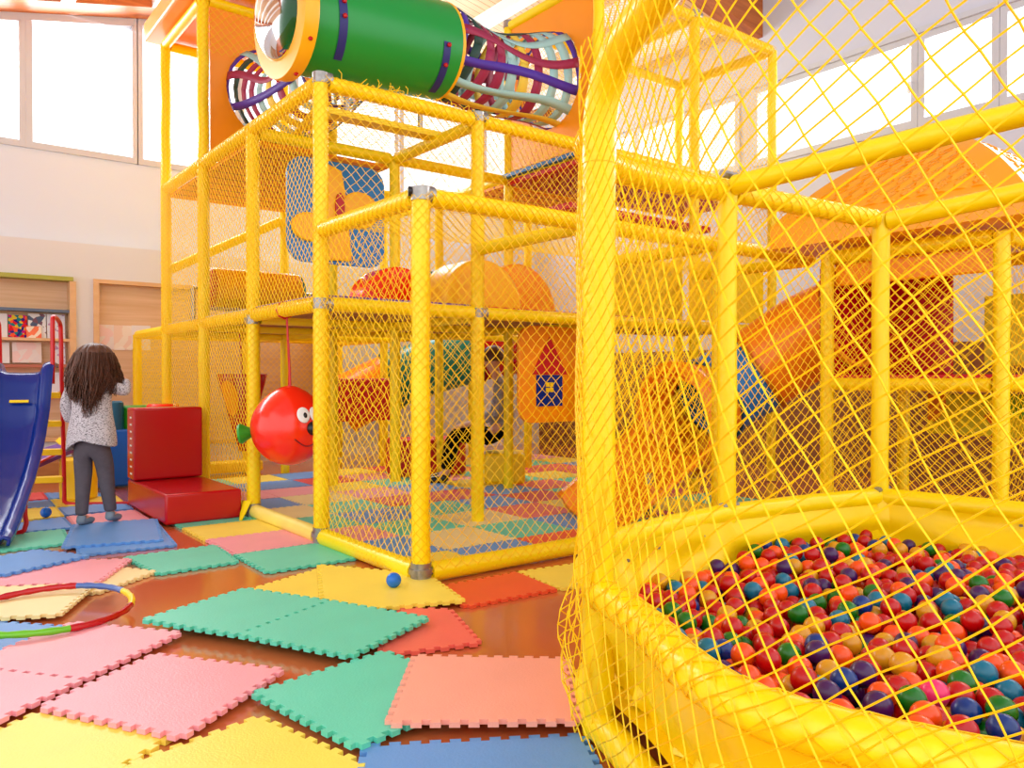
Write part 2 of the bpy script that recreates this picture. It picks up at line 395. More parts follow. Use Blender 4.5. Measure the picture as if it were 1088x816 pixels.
card(9,29,1.315,1.53,'book1','red and purple patterned picture book on the oak shelf','book',grp=g,name='picture_book')
card(30,49,1.315,1.55,'book2','white sheet of small square pictures beside the patterned book','drawing',grp=g)
card(28,44,1.315,1.43,'book3','small orange card leaning before the sheet of square pictures','card',y=YB-.08,grp=g,name='picture_card')
card(50,69,1.315,1.55,'draw2','pale drawing at right end of the oak shelf with books','drawing',grp=g)
card(-8,8,1.315,1.54,'paper','plain pale sheet left of the patterned book','drawing',grp=g)
card(13,44,1.08,1.275,'draw1','wide pale pink drawing on the shelf below the books','drawing',grp=g)
card(57,69,1.07,1.28,'draw2','spotted drawing right of the wide pink drawing','drawing',grp=g)
card(47,69,.79,.99,'draw3','sheet with orange and blue blocks on the lowest shelf','drawing',grp=g)
card(-8,10,1.075,1.27,'paper','plain sheet left of the wide pink drawing','drawing',grp=g)
bd = empty('notice_board', (2.5, YB-.03, .25), 'large light wood notice board let into the wall behind the frame', 'notice board')
MB().box(1.56,3.9,YB-.03,YB+.01,.25,1.89).build('board_panel','boardwood',bd,smooth=False)
MB().box(1.54,1.59,YB-.14,YB-.01,.27,1.87).box(1.54,3.92,YB-.14,YB-.01,1.871,1.91).box(3.87,3.92,YB-.14,YB-.01,.27,1.87).box(1.54,3.92,YB-.14,YB-.01,.23,.269).build('board_frame','oak',bd,smooth=False)
g = 'drawings pinned to the notice board'
def pin(px0,px1,py0,py1,m,label):
    y = YB-.035
    r = ((px0+px1)/2-544)/FL; D = y/(FY+r*RY)
    card(px0,px1,EYE+(400-py1)/FL*D,EYE+(400-py0)/FL*D,m,label,'drawing',y=y,grp=g,lean=.0)
M['draw4'] = scribble('peach_drawing',[(.93,.87,.80),(.92,.80,.72),(.94,.89,.84)],12)
pin(102,121,345,371,'draw1','first pinned drawing next to the notice board frame')
pin(121,140,346,372,'draw4','pinned orange tinted drawing in the middle of the board row')
M['draw4'] = scribble('peach_drawing',[(.93,.87,.80),(.92,.84,.74),(.94,.89,.84)],12)
pin(140,160,346,372,'paper','pale pinned sheet beside the orange tinted drawing')
# low ledge in front of the back wall
tag(MB().box(-3,1.4,YB-.42,YB-.13,0,.16).build('low_step','deck',smooth=False,bevel=.01),'long low wooden step along the foot of the back wall','step')
tag(MB().box(2.0,2.88,7.70,7.90,.016,.12).build('balance_beam','yelpaint',bevel=.02),'low yellow balance beam on the tiles at the back of the frame','balance beam')
struct('baseboard_back', MB().box(1.4,XR-.05,YB-.135,YB-.12,0,.10), 'white', smooth=False)

# ================================================================== MATS
def mat_outline(q, tooth=.05, d=.018):
    out = []; n4 = len(q)
    area = sum(q[i].x*q[(i+1)%n4].y-q[(i+1)%n4].x*q[i].y for i in range(n4))
    if area < 0: q = q[::-1]
    for i in range(n4):
        a = q[i]; b = q[(i+1) % n4]; e = b-a; L = e.length; e = e/L; nr = V3((e.y,-e.x,0)); n = max(2, round(L/tooth)); s = L/n
        for k in range(n):
            t = k*s
            for (f, o) in ((0.04,-1),(.25,-1),(.21,1),(.79,1),(.75,-1)):
                if f in (.04,): 
                    if k == 0: continue
                    f = 0.0
                p = a+e*(t+f*s)+nr*(o*d/2); out.append((p.x,p.y))
    return out
mat_n = 0
def foam(q, col, label, layer=0, grp='loose foam mats on the brown floor', t=.014):
    global mat_n
    q = [V3((p[0],p[1],0)) for p in q]; c = sum(q, V3())/len(q)
    jz = .0006*(mat_n % 5); mat_n += 1
    z0 = .001+layer*(t+.001)+jz
    mb = MB(); mb.prism(mat_outline(q), z0, z0+t)
    o = mb.build('foam_mat', 'm_'+col, smooth=False, loc=(c.x,c.y,0))
    return tag(o, label, 'foam mat', grp)
def P(*px): return [fl(a,b) for a,b in px]
foam(P((150,671),(260,636),(350,650),(252,688)),'green','left half of the large green mat pair in mid floor',2)
foam(P((350,650),(455,669),(371,712),(252,688)),'green','right half of the large green mat pair, touching the coral mat',2)
foam(P((252,634),(338,608),(341,648),(300,650)),'yellow','small visible yellow mat behind the large green pair',0)
foam(P((338,607),(453,617),(493,646),(343,660)),'yellow','bright yellow mat under the blue ball and the corner post',1)
foam(P((425,650),(478,652),(510,688),(400,703)),'coral','coral mat partly under the large green pair',0)
foam(P((455,629),(550,611),(593,629),(496,648)),'orange','red-orange mat against the front sill of the climbing frame',0)
foam(P((550,611),(640,598),(690,614),(594,629)),'yellow','yellow mat right of the red-orange mat by the sill',0)
foam(P((440,712),(603,715),(616,785),(411,787)),'salmon','salmon pink mat at front beside the ball pit',2)
foam([(.814,2.272),(1.29,2.345),(1.37,1.86),(.90,1.785)],'green','green mat tucked under the salmon pink mat',1)
foam([(.93,1.80),(1.41,1.505),(1.15,1.07),(.67,1.37)],'blue','blue mat at the bottom edge below the salmon mat',0)
foam([(.785,2.14),(.895,1.70),(.43,1.58),(.33,2.05)],'yellow','yellow mat at the bottom left of the front green mat',0)
foam([(.308,2.547),(.57,2.17),(.18,1.90),(-.09,2.28)],'yellow','yellow mat in the bottom left corner under the pink mat edge',0)
foam(P((41,763),(163,705),(300,722),(191,796)),'pink','large pink mat lying alone left of the front green mat',1)
foam([(.806,2.97),(.444,2.692),(.157,3.06),(.52,3.34)],'pink','pink mat under the near side of the hoop',1)
foam([(.444,2.692),(.08,2.41),(-.2,2.78),(.157,3.06)],'pink','pink mat at the left edge nearer than the hoop',1)
foam([(.50,3.36),(.157,3.06),(-.15,3.40),(.20,3.70)],'blue','blue mat lying inside the hoop',0)
foam([(.495,3.49),(.708,3.925),(.29,4.13),(.07,3.70)],'cream','cream mat under the far side of the hoop',1)
foam([(.934,4.33),(.708,3.925),(.30,4.155),(.525,4.56)],'pink','pink mat between the blue mat and the cream mats',1)
foam([(.985,4.04),(.68,3.80),(.42,4.16),(.74,4.42)],'cream','narrow cream mat showing beside the pink mat corner',0)
foam([(.77,4.46),(.378,4.27),(.18,4.63),(.577,4.78)],'blue','blue mat stacked on the pink mat left of the hoop',2)
foam(P((78,562),(165,556),(171,579),(66,587)),'blue','upper of the two blue mats by the red seat block',1)
foam(P((82,570),(165,557),(186,582),(82,593)),'blue','lower of the two blue mats by the red seat block',0)
foam([(.93,4.46),(.98,3.99),(1.36,4.0),(1.40,4.47)],'green','green mat between the brown floor and the pink mat by the sill',0)
for k, (c, n) in enumerate([('green','nearest the box net'),('pink','between green and yellow'),('yellow','beside the red seat block'),('green','half under the red seat block')]):
    foam([(1.40,3.70+.47*k),(1.87,3.70+.47*k),(1.87,4.17+.47*k),(1.40,4.17+.47*k)],c,c+' mat along the outside of the left sill, '+n,0)
g2 = 'foam mats around the slide and the girl'
foam(P((-14,573),(66,565),(73,580),(-14,590)),'green','green mat below the slide foot',0,g2)
foam(P((6,560),(66,552),(76,563),(-4,571)),'blue','blue mat before the slide frame',0,g2)
foam(P((12,544),(58,541),(66,551),(7,557)),'yellow','yellow mat under the small blue ball by the slide',0,g2)
foam(P((14,536),(51,533),(58,540),(12,543)),'blue','blue mat behind the small blue ball',0,g2)
foam(P((15,527),(44,525),(49,532),(14,535)),'red','red mat behind the slide near the wall step',0,g2)
foam(P((47,526),(100,524),(112,530),(53,532)),'blue','far blue mat under the yellow foam cylinder',0,g2)
foam(P((54,533),(122,529),(129,535),(61,541)),'yellow','yellow mat under the red frame behind the girl',0,g2)
foam(P((61,542),(129,536),(140,543),(69,550)),'blue','blue mat just behind the girl feet',0,g2)
foam(P((71,551),(141,544),(160,556),(80,562)),'pink','pink mat the girl stands on',0,g2)
# tiles inside the climbing frame
col = {}
rows = {0:['yellow','blue','orange','yellow','green','blue','red'],
        1:['blue','cream','green','blue','red','yellow','green'],
        2:['pink','green','cream','coral','yellow','blue','red'],
        3:['green','blue','green','blue','red','green','yellow'],
        4:['cream','green','red','red','blue','coral','green'],
        5:['blue','cream','pink','blue','yellow','green','yellow','red'],
        6:['pink','pink','yellow','green','pink','green','red','coral','blue'],
        7:['blue','blue','red','pink','green','red','green','green','yellow'],
        8:['green','yellow','blue','yellow','red','blue','yellow','blue','pink']}
ordn = ['first','second','third','fourth','fifth','sixth','seventh','eighth','ninth']
for j, r in rows.items():
    for i, c in enumerate(r):
        x = 1.87+.47*i; y = 3.1+.47*j
        if i == 0: x0 = 1.94
        else: x0 = x
        if j == 0: y0 = 3.16
        else: y0 = y
        foam([(x0,y0),(x+.47,y0),(x+.47,y+.47),(x0,y+.47)], c, '%s foam tile inside the frame, %s row from front sill, %s from left sill' % (c, ordn[j], ordn[i]), 0, 'foam floor tiles inside the climbing frame')
# hoop
ho = empty('hula_hoop', (.42,3.54,.045), 'segmented plastic hoop in red, blue, yellow and green lying on mats', 'hoop')
hc = V3((.43,3.52,.050)); hr = .325
segs = [('red',95,150),('blue',52,95),('yelpaint',15,52),('red',-42,15),('lime',-100,-42),('yelpaint',-155,-100),('lime',150,205)]
M['lime'] = mat('lime_plastic',(.42,.74,.10),.3); M['hoopblue'] = mat('hoop_blue',(.30,.42,.68),.3)
for mm, a0, a1 in segs:
    pts = []
    for k in range(13):
        a = math.radians(a0+(a1-a0)*k/12) - .66
        pts.append(hc+V3((math.cos(a)*hr, math.sin(a)*hr, .008*math.sin(2*a))))
    MB().tube(pts,[.0125+.0015*math.sin(k*2.1) for k in range(13)],10).build('hoop_segment', M['hoopblue'] if mm == 'blue' else mm, ho)
# loose balls
def ball(p, r, m, label, grp=None):
    o = MB(); prof = [(max(1e-4,math.sin(PI*k/16))*r, -math.cos(PI*k/16)*r) for k in range(17)]
    o.lathe(prof, 24); b = o.build('play_ball', m); b.location = p; return tag(b, label, 'ball', grp)
M['ballblue'] = mat('ball_blue',(.02,.42,.80),.25)
p = fl(418,632); ball((p.x,p.y,.062), .033, 'ballblue', 'blue plastic ball on the yellow mat at the corner post', 'blue balls on the floor')
p = fl(48,553); ball((p.x,p.y,.052), .034, 'ballblue', 'small blue ball on the mats near the slide', 'blue balls on the floor')
# ================================================================== CLIMBING FRAME
GX = [1.89, 2.97, 4.05, 5.13, 6.21]; GY = [3.1, 4.17, 5.24, 6.31, 7.38, 8.45]
L1, L2, L3, LB = 1.36, 2.60, 3.86, 1.77
T = .041
fr = empty('climbing_frame', (1.89,3.1,0), 'big yellow climbing frame of foam padded tubes and netting on coloured tiles', 'climbing frame')
def post(x, y, z0, z1, par=fr, r=T, m='tube', name='post'):
    n = max(2, int((z1-z0)/.25)); ph = random.random()*6
    pts = [(x+.003*math.sin(3.1*k+ph), y+.003*math.cos(2.7*k+ph), z0+(z1-z0)*k/n) for k in range(n+1)]
    return MB().tube(pts, [r*(1+.03*math.sin(2.3*k+ph)) for k in range(n+1)], 16).build(name, m, par, smooth=True)
def beam(a, b, par=fr, r=T, m='tube', name='beam'):
    a = V3(a); b = V3(b); n = max(2, int((b-a).length/.25)); ph = random.random()*6
    pts = [a.lerp(b, k/n) for k in range(n+1)]
    return MB().tube(pts, [r*(1+.03*math.sin(2.3*k+ph)) for k in range(n+1)], 16).build(name, m, par)
posts = []
PH = {(0,0):LB,(1,0):LB,(2,0):LB,(0,1):L2,(1,1):L2,(2,1):L3,(3,1):L3,(4,1):L3,(0,2):L2,(1,2):L2,(2,2):L3,(3,2):L3,(4,2):L3,
      (0,3):L3,(1,3):L3,(2,3):L2,(3,3):L2,(0,4):L3,(1,4):L3,(2,4):L2,(0,5):L1,(1,5):L1,(2,5):L1}
joint = MB()
for (i, j), h in PH.items():
    x, y = GX[i], GY[j]
    # exposed steel at the foot of some posts
    z0 = .06 if (i,j) in ((0,0),(0,1),(0,2)) else .015
    if (i,j) in ((1,2),):
        z0 = .16
    post(x, y, z0, h)
    if (i, j) in ((0,0),(0,1),(0,2)):
        tag(MB().tube([(x,y,.014),(x,y,.10)], .048, 16).tube([(x,y,.05),(x,y,.075)], .056, 16).build('foot_clamp','steel',fr), 'bare steel clamp')
def clamp(x, y, z, ax='x'):
    o = MB(); d = {'x':V3((1,0,0)),'y':V3((0,1,0)),'z':V3((0,0,1))}[ax]; c = V3((x,y,z))
    o.tube([c-V3((0,0,.03)), c+V3((0,0,.03))], .045, 14).tube([c-d*.0, c+d*.06], .043, 14)
    tag(o.build('pipe_clamp','steel',fr), 'bare steel clamp')
for (x,y,z,ax) in ((GX[0],GY[0],LB+.01,'x'),(GX[0],GY[1],L2+.02,'x'),(GX[1],GY[1],L2+.02,'x'),(GX[0],GY[1],L1,'x'),(GX[1],GY[1],L1,'x'),(GX[0],GY[2],L1-.03,'y'),(GX[3],GY[1],L3+.02,'x'),(GX[2],GY[2],L3+.02,'x')):
    clamp(x,y,z,ax)
tag(MB().tube([(GX[0]-.005,GY[0]+.0,LB+.02),(GX[0]-.052,GY[0]+.022,LB+.02)], .022, 14).build('end_cap','black',fr), 'black plug')
e = .045
def bx(i, i2, j, z, **k): return beam((GX[i]+e, GY[j], z), (GX[i2]-e, GY[j], z), **k)
def by(i, j, j2, z, **k): return beam((GX[i], GY[j]+e, z), (GX[i], GY[j2]-e, z), **k)
# floor sills
for j in (0,): by(0,0,1,.05, name='sill', r=.046)
M['sillpale'] = mat('worn_pale_yellow_foam',(.97,.88,.42),.45,.4,noise=.06,nscale=7)
tag(by(0,1,2,.05, name='sill', m='sillpale', r=.045),'worn paler sill')
for i in range(3): bx(i,i+1,0,.05, name='sill', r=.046)
for (i,j,j2) in ((0,2,3),(0,3,4),(0,4,5)): by(i,j,j2,.045, name='sill')
# box top
by(0,0,1,LB); 
for i in range(3): bx(i,i+1,0,LB)
for i in (1,2,3): by(i,0,1,LB)
# level 1
for i in range(4): bx(i,i+1,1,L1)
for j in range(1,5): by(0,j,j+1,L1)
for i in range(3): bx(i,i+1,2,L1-.02); bx(i,i+1,3,L1-.02)
for i in range(2): bx(i,i+1,4,L1-.02); bx(i,i+1,5,L1)
for j in range(1,5): by(1,j,j+1,L1-.02); by(2,j,j+1,L1-.02)
# level 2
for i in range(4): bx(i,i+1,1,L2)
for j in range(1,4): by(0,j,j+1,L2); by(2,j,j+1,L2) if j < 3 else None; by(1,j,j+1,L2-.02)
for i in range(4): bx(i,i+1,2,L2-.02)
for i in range(2): bx(i,i+1,3,L2-.02)
bx(0,1,4,L2-.02); by(4,1,2,L2); by(3,1,2,L2); by(2,3,4,L2); bx(1,2,4,L2)
# level 3
for j in (3,4): bx(0,1,j,L3)
for i in (0,1): by(i,3,4,L3)
for i in (2,3): bx(i,i+1,1,L3); bx(i,i+1,2,L3)
for i in (2,3,4): by(i,1,2,L3)
beam((1.93,7.40,1.90),(2.93,7.40,2.44),name='brace')
# decks
def deck(x0,x1,y0,y1,z,m,t=.03,name='deck_board',label=None):
    o = MB().box(x0,x1,y0,y1,z-t,z).build(name,m,fr,smooth=False,bevel=.004); 
    if label: tag(o,label)
    return o
deck(GX[0]+.05,GX[1],GY[1]+.05,GY[4],L1+.02,'deck'); deck(GX[1],GX[2],GY[1]+.05,GY[3],L1+.02,'deck')
deck(GX[2],GX[4]-.05,GY[1]+.05,GY[2],L1+.02,'deck')
deck(GX[0]+.0,GX[1]+.05,GY[1]+.03,GY[2],L1+.055,'purple',.035,'deck_mat','purple deck mat'); deck(GX[1]+.02,GX[3],GY[1]+.03,GY[2],L1+.05,'redmat',.03,'deck_mat','red deck mat')
deck(GX[0],GX[1],GY[2],GY[4],L1+.052,'m_blue',.03,'deck_mat','blue deck mat')
deck(GX[0]+.03,GX[1],GY[2]+.1,GY[4],L2-.04,'orangedeck'); 
deck(GX[2]-.05,GX[4]-.05,GY[1]+.05,GY[2]-.05,L2-.03,'redmat',.04,'deck_mat','red padded deck'); deck(GX[2]-.08,GX[4]-.03,GY[1]+.02,GY[2]+.02,L2+.02,'skyblue',.035,'deck_mat','blue deck mat')
deck(GX[2]-.02,GX[3],GY[2]+.05,GY[3]-.05,L2-.03,'orangedeck')
# stepped red pad seen under the right tower
deck(GX[2]-.0,GX[3]+.6,GY[1]+.3,GY[1]+.95,2.28,'redmat',.05,'deck_mat','red padded step')
# tower roof and orange wall panels
rf = MB(); rf.box(1.75,3.12,6.15,7.55,L3+.05,L3+.22)
rf.build('roof','orange',fr,bevel=.02,smooth=False)
def holed_panel(c, hw, hh, r, axis, t, parent, m, name):   # rectangle with a round opening
    o = MB(); N = 32; outer = []; inner = []
    for k in range(N):
        a = 2*PI*(k+.5)/N; ca, sa = math.cos(a), math.sin(a)
        s = min(hw/abs(ca) if abs(ca) > 1e-6 else 9, hh/abs(sa) if abs(sa) > 1e-6 else 9); outer.append((ca*s, sa*s)); inner.append((ca*r, sa*r))
    for k in range(4):  # snap nearest outer points to corners
        cx, cy = ((hw,hh),(-hw,hh),(-hw,-hh),(hw,-hh))[k]
        b = min(range(N), key=lambda q: (outer[q][0]-cx)**2+(outer[q][1]-cy)**2); outer[b] = (cx,cy)
    def W(p, d): return (c[0]+p[0], c[1]+d, c[2]+p[1]) if axis == 'y' else (c[0]+d, c[1]+p[0], c[2]+p[1])
    vs = [W(p,-t/2) for p in outer]+[W(p,-t/2) for p in inner]+[W(p,t/2) for p in outer]+[W(p,t/2) for p in inner]
    fs = []
    for k in range(N):
        q = (k+1) % N
        fs += [(k,q,N+q,N+k),(2*N+k,3*N+k,3*N+q,2*N+q),(k,2*N+k,2*N+q,q),(N+k,N+q,3*N+q,3*N+k)]
    o.add(vs, fs); return o.build(name, m, parent, smooth=False)
holed_panel((2.43,6.31,3.23),.49,.60,.36,'y',.02,fr,'orange','wall_panel')
holed_panel((4.05,4.705,3.24),.485,.585,.36,'x',.02,fr,'orange','wall_panel')
# ------------------------------------------------------------------ nets on the frame
def npn(i,j,i2,j2,z0,z1,off=.044,**k):
    a = V3((GX[i],GY[j],0)); b = V3((GX[i2],GY[j2],0))
    o = V3((0,-off,0)) if j == j2 else V3((-off,0,0))
    return net_panel(a+o, b+o, z0, z1, parent=fr, **k)
npn(0,0,1,0,.03,LB+.02,sag=.015); npn(1,0,2,0,.03,LB+.02)
net_panel((GX[0]-.03,GY[1],0),(GX[0]-.03,GY[0],0),.03,LB+.02,parent=fr,sag=-.035,jit=.010,name='net_panel')
for j in (2,3,4): npn(0,j,0,j+1,.02,L1,cell=.055,r=.0022)
for j in (1,2,3): npn(0,j,0,j+1,L1,L2+.02,cell=.055,r=.0022)
npn(0,1,1,1,0.05,L1,sag=.04); npn(0,1,1,1,L1,L2+.03,sag=.01)
for i in (1,2,3): npn(i,1,i+1,1,L1,L2+.03)
for i in (2,3): npn(i,1,i+1,1,L2,L3,cell=.05); npn(i,2,i+1,2,L2,L3,cell=.05); npn(i,2,i+1,2,L1,L2)
npn(1,2,2,2,L1,L2)
npn(4,1,4,2,L2,L3,cell=.05); npn(4,1,4,2,L1,L2)
npn(0,5,1,5,.02,L1); npn(1,5,2,5,.02,L1); npn(0,4,1,4,L1,L2)
npn(2,1,2,2,L1,L2,off=-.02)
npn(1,3,2,3,L1,L2)
npn(2,1,3,1,.05,L1); npn(3,1,4,1,.05,L1); npn(2,2,3,2,.05,L1); npn(2,3,3,3,L1,L2); npn(3,2,4,2,.05,L1)
MB().box(GX[3]+.05,GX[4]-.05,GY[2]-.01,GY[2]+.01,L1+.06,L1+.72).build('wall_panel','tube',fr,smooth=False,bevel=.005)
MB().box(GX[3]+.05,GX[4]-.05,GY[1]+.05,GY[1]+.07,L1+.06,L1+.55).build('wall_panel','liner',fr,smooth=False,bevel=.005)
npn(0,3,1,3,3.45,L3,off=.05)
net_flat(GX[0],GX[1],GY[1],GY[2],L2+.03,fr); net_flat(GX[1],GX[2],GY[1],GY[2],L2+.03,fr,cell=.055)
net_flat(GX[2],GX[4],GY[1],GY[2],L3+.03,fr,cell=.055); net_flat(GX[0],GX[3],GY[0],GY[1],LB+.03,fr)
sl = MB()
for a, b in (((GX[0],GY[0],LB),(GX[0],GY[1],LB)),((GX[0],GY[0],LB),(GX[1],GY[0],LB)),((GX[1],GY[0],LB),(GX[3],GY[0],LB)),((GX[0],GY[1],L2),(GX[0],GY[4],L2)),((GX[0],GY[1],L2),(GX[2],GY[1],L2)),
             ((GX[0],GY[1],L1),(GX[0],GY[4],L1)),((GX[0],GY[0],.05),(GX[0],GY[1],.05)),((GX[0],GY[0],.05),(GX[1],GY[0],.05)),
             ((GX[0],GY[0],.1),(GX[0],GY[0],LB)),((GX[0],GY[1],.1),(GX[0],GY[1],L2)),((GX[1],GY[1],.1),(GX[1],GY[1],L2)),((GX[0],GY[2],.1),(GX[0],GY[2],L2)),
             ((GX[0],GY[3],L1),(GX[0],GY[3],L3)),((GX[0],GY[4],L1),(GX[0],GY[4],L3)),((GX[2],GY[1],L3),(GX[4],GY[1],L3)),((GX[3],GY[1],L2),(GX[3],GY[1],L3)),((GX[4],GY[1],L3),(GX[4],GY[2],L3)),((GX[2],GY[2],L3),(GX[3],GY[2],L3))):
    a = V3(a); b = V3(b); sleeve(sl, [a.lerp(b,k/6) for k in range(7)], T+.004, .046)
tag(sl.build('wrapped_netting','net',fr,smooth=False), kind='stuff')
# fringe of cut net ends along the upper front beam
fg = MB()
for k in range(46):
    t = random.random(); x = GX[0]+.1+t*.98; p = V3((x,GY[1]-.02+random.uniform(-.03,.04),L2+.035))
    q = p+V3((random.uniform(-.05,.05),random.uniform(-.03,.03),random.uniform(.005,.05))); fg.tube([p,p.lerp(q,.5)+V3((.01,0,.01)),q],.0022,4)
tag(fg.build('frayed_cord','net',fr,smooth=False), kind='stuff')
# yellow tie at the foot of the third post
mb = MB(); c = V3((GX[0],GY[2],.1)); mb.tube([c+V3((-.05,-.02,.02)),c+V3((-.09,-.05,-.05)),c+V3((-.13,-.12,-.085))],[.03,.022,.01],8,squash=.4); mb.build('tie_strap','tube',fr)
# ------------------------------------------------------------------ crawl tube with bubble window
A = V3((1.84,4.66,3.14)); B = V3((2.99,4.70,3.22)); ax = (B-A).normalized(); R0 = rot_to(ax)
ct = empty('crawl_tube', ((A+B)/2).to_tuple(), 'green crawl tube with a clear bubble window lying on top of the frame', 'crawl tube')
L = (B-A).length; Mt = Matrix.Translation(A) @ R0; r = .325
MB().lathe([(r,.06),(r,L),(r-.012,L),(r-.012,.06)], 40, Mt).build('tube_shell','green',ct,sharp=50)
MB().lathe([(r+.045,.0),(r+.05,.015),(r+.05,.075),(r+.045,.09),(r-.03,.09),(r-.06,.02),(r-.06,.0),(r+.045,.0)], 40, Mt).build('end_ring','yelorange',ct,sharp=50)
MB().lathe([(r-.055,.01)]+[((r-.055)*math.cos(k*PI/20), .01-.12*math.sin(k*PI/20)) for k in range(1,11)], 40, Mt).build('bubble_window','dome',ct,sharp=80)
def on_tube(ang, z, rr): return Mt @ V3((rr*math.cos(ang), rr*math.sin(ang), z))
# find angle that faces the camera / downwards
def angfor(target):
    best = min(range(360), key=lambda d: (on_tube(math.radians(d), L/2, r)-target).length); return math.radians(best)
af = angfor(V3((A.x*.5+B.x*.5, 4.0, 2.9)))
for z0, m0 in ((.26,-.55),(L-.13,-.2)):
    st = MB(); st.grid(14, 1, lambda u, v: on_tube(af+m0+u*1.15, z0-.028+.056*v+.02*u, r+.004))
    s = st.build('strap','navy',ct)
    for u in (.08,.30) if z0 < .5 else (.05,.38):
        p = on_tube(af+m0+u*1.15, z0+.01, r+.01); mb = MB(); mb.lathe([(.001,-.014),(.012,-.010),(.016,0),(.012,.010),(.001,.014)],10,Matrix.Translation(p)); mb.build('bolt_cap','red',s)
for k in range(9):
    a = 2*PI*k/9+.3; p = on_tube(a, .05, r+.052); MB().lathe([(.001,-.012),(.011,-.009),(.015,0),(.011,.009),(.001,.012)],10,Matrix.Translation(p)).build('bolt_cap','red',ct)
MB().lathe([(r-.012,L-.02),(r+.002,L+.02),(r-.02,L+.04),(r-.02,L-.02)], 40, Mt).build('end_flange','yelorange',ct)
for x in (2.3,2.85):
    MB().tube([(x,4.68,2.63),(x,4.68,2.80)],.02,8).build('tube_stand','steel',ct)
MB().box(2.1,3.05,4.62,4.74,2.60,2.64).build('support_rail','tube',ct,smooth=False)
# webbing tunnels
M['w_teal'] = mat('teal_web',(.62,.78,.76),.6); M['w_maroon'] = mat('maroon_web',(.60,.12,.28),.6); M['w_dgreen'] = mat('dark_green_web',(.08,.24,.20),.6)
M['w_purple'] = mat('purple_web',(.28,.14,.58),.6); M['w_yellow'] = mat('yellow_web',(.92,.78,.25),.6)
cols = ['w_maroon','w_teal','w_dgreen','w_yellow','w_purple','w_maroon','w_teal','w_dgreen','w_maroon','w_yellow','w_teal','w_purple']
def webbing(path, r0, rm, r1, label, nlong=12, nring=9, rollup=0):
    pts = catmull(path, 10); N = len(pts); w = empty('webbing_tunnel', path[0], label, 'net tunnel', 'webbing tunnels between the tube and the towers')
    fr_ = []; ref = V3((0,0,1))
    for i in range(N):
        t = (pts[min(i+1,N-1)]-pts[max(i-1,0)]).normalized(); a = t.cross(ref).normalized(); b = a.cross(t).normalized(); fr_.append((a,b))
    def rad(s): return (1-s)**2*r0+2*s*(1-s)*(2*rm-(r0+r1)/2)+s*s*r1
    def pt(s, an, off=0):
        k = min(N-2, int(s*(N-1))); q = s*(N-1)-k; p = pts[k].lerp(pts[k+1], q); a = fr_[k][0].lerp(fr_[k+1][0],q); b = fr_[k][1].lerp(fr_[k+1][1],q)
        R = rad(s)*(1+.05*math.sin(3*an+5*s))+off; return p + a*math.cos(an)*R + b*math.sin(an)*R*1.0
    for k in range(nlong):
        an = 2*PI*k/nlong+.2; hw = .036/ r0
        MB().grid(20,1,lambda u,v: pt(u, an+.12*math.sin(6*u+k)+(v-.5)*2*hw*.9, .003*(k%2))).build('web_strap', cols[k % 12], w, solid=.003)
    for k in range(nring+1):
        s = k/nring
        MB().grid(30,1,lambda u,v: pt(min(1,max(0,s+.02*math.sin(4*PI*u+k)+(v-.5)*.07)), 2*PI*u, -.003)).build('web_ring', 'w_purple' if k in (0,nring) else cols[(k*5+2) % 12], w, solid=.003)
    return w
webbing([B+ax*.02, B.lerp(V3((4.03,4.705,3.24)),.5)+V3((0,0,-.05)), (4.04,4.705,3.24)], .31,.29,.36,'colourful webbing tunnel from the green tube to the right orange panel')
webbing([(2.42,6.29,3.23),(2.42,5.7,3.05),(2.42,5.06,3.12)], .36,.30,.31,'colourful webbing tunnel from the left tower behind the bubble window', nring=8)
# ================================================================== BALL PIT
RIM = .39; TOP = 1.77
pit = empty('ball_pit', (2.4,.9,0), 'round yellow ball pit with padded rim, tarpaulin walls and tall net cage', 'ball pit')
back = [(1.44,1.48),(1.66,1.74),(2.06,1.93),(2.67,2.0),(3.62,1.85)]
right_ = [(3.68,.75),(3.35,-.05),(2.75,-.42),(2.1,-.42),(1.56,-.08),(1.27,.38),(1.14,.74),(1.185,.96),(1.31,1.18),(1.385,1.34)]
def smooth_path(P, n=8): return catmull([V3((p[0],p[1],0)) for p in P], n)
front_path = smooth_path([(3.62,1.85)]+right_+[(1.44,1.48)])[0:]
# keep the right side fairly straight
back_path = smooth_path(back[:4])+[V3((3.15,1.94,0)),V3((3.62,1.85,0))]
ring = back_path + front_path[1:-1]
def lift(path, z): return [V3((p.x,p.y,z)) for p in path]
cut = [i for i, p in enumerate(front_path)]
MB().tube(lift(back_path,RIM), .042, 16).build('rim','tube',pit)
MB().tube(lift(front_path,RIM), .042, 18).build('rim','tube',pit)
MB().tube(lift(ring,.045), .042, 12, closed=True).build('base_rail','tube',pit)
# corner pole with elbow and top ring following the front
top = catmull([(1.44,1.48,1.50),(1.44,1.475,1.62),(1.425,1.43,1.71),(1.39,1.34,1.76),(1.315,1.18,TOP),(1.185,.94,TOP),(1.14,.72,TOP),(1.27,.38,TOP),(1.56,-.08,TOP),(2.1,-.42,TOP),(2.75,-.42,TOP),(3.35,-.05,TOP),(3.68,.75,TOP)],8)
MB().tube(top, .044, 18).build('top_ring','tube',pit)
post(1.44,1.48,.02,1.52,pit,.042)
PTOP = 1.72
post(2.67,2.0,.02,PTOP,pit,.039); post(3.62,1.85,.02,PTOP-.02,pit,.039); post(3.68,.75,.02,TOP,pit,.04)
MB().tube(catmull([(1.455,1.50,1.60),(1.66,1.74,1.62),(2.06,1.93,1.66),(2.62,2.0,PTOP-.02)],8),.042,16).build('top_rail','tube',pit)
beam((2.71,2.0,PTOP-.02),(3.58,1.86,PTOP-.04),pit,.04,name='top_rail')
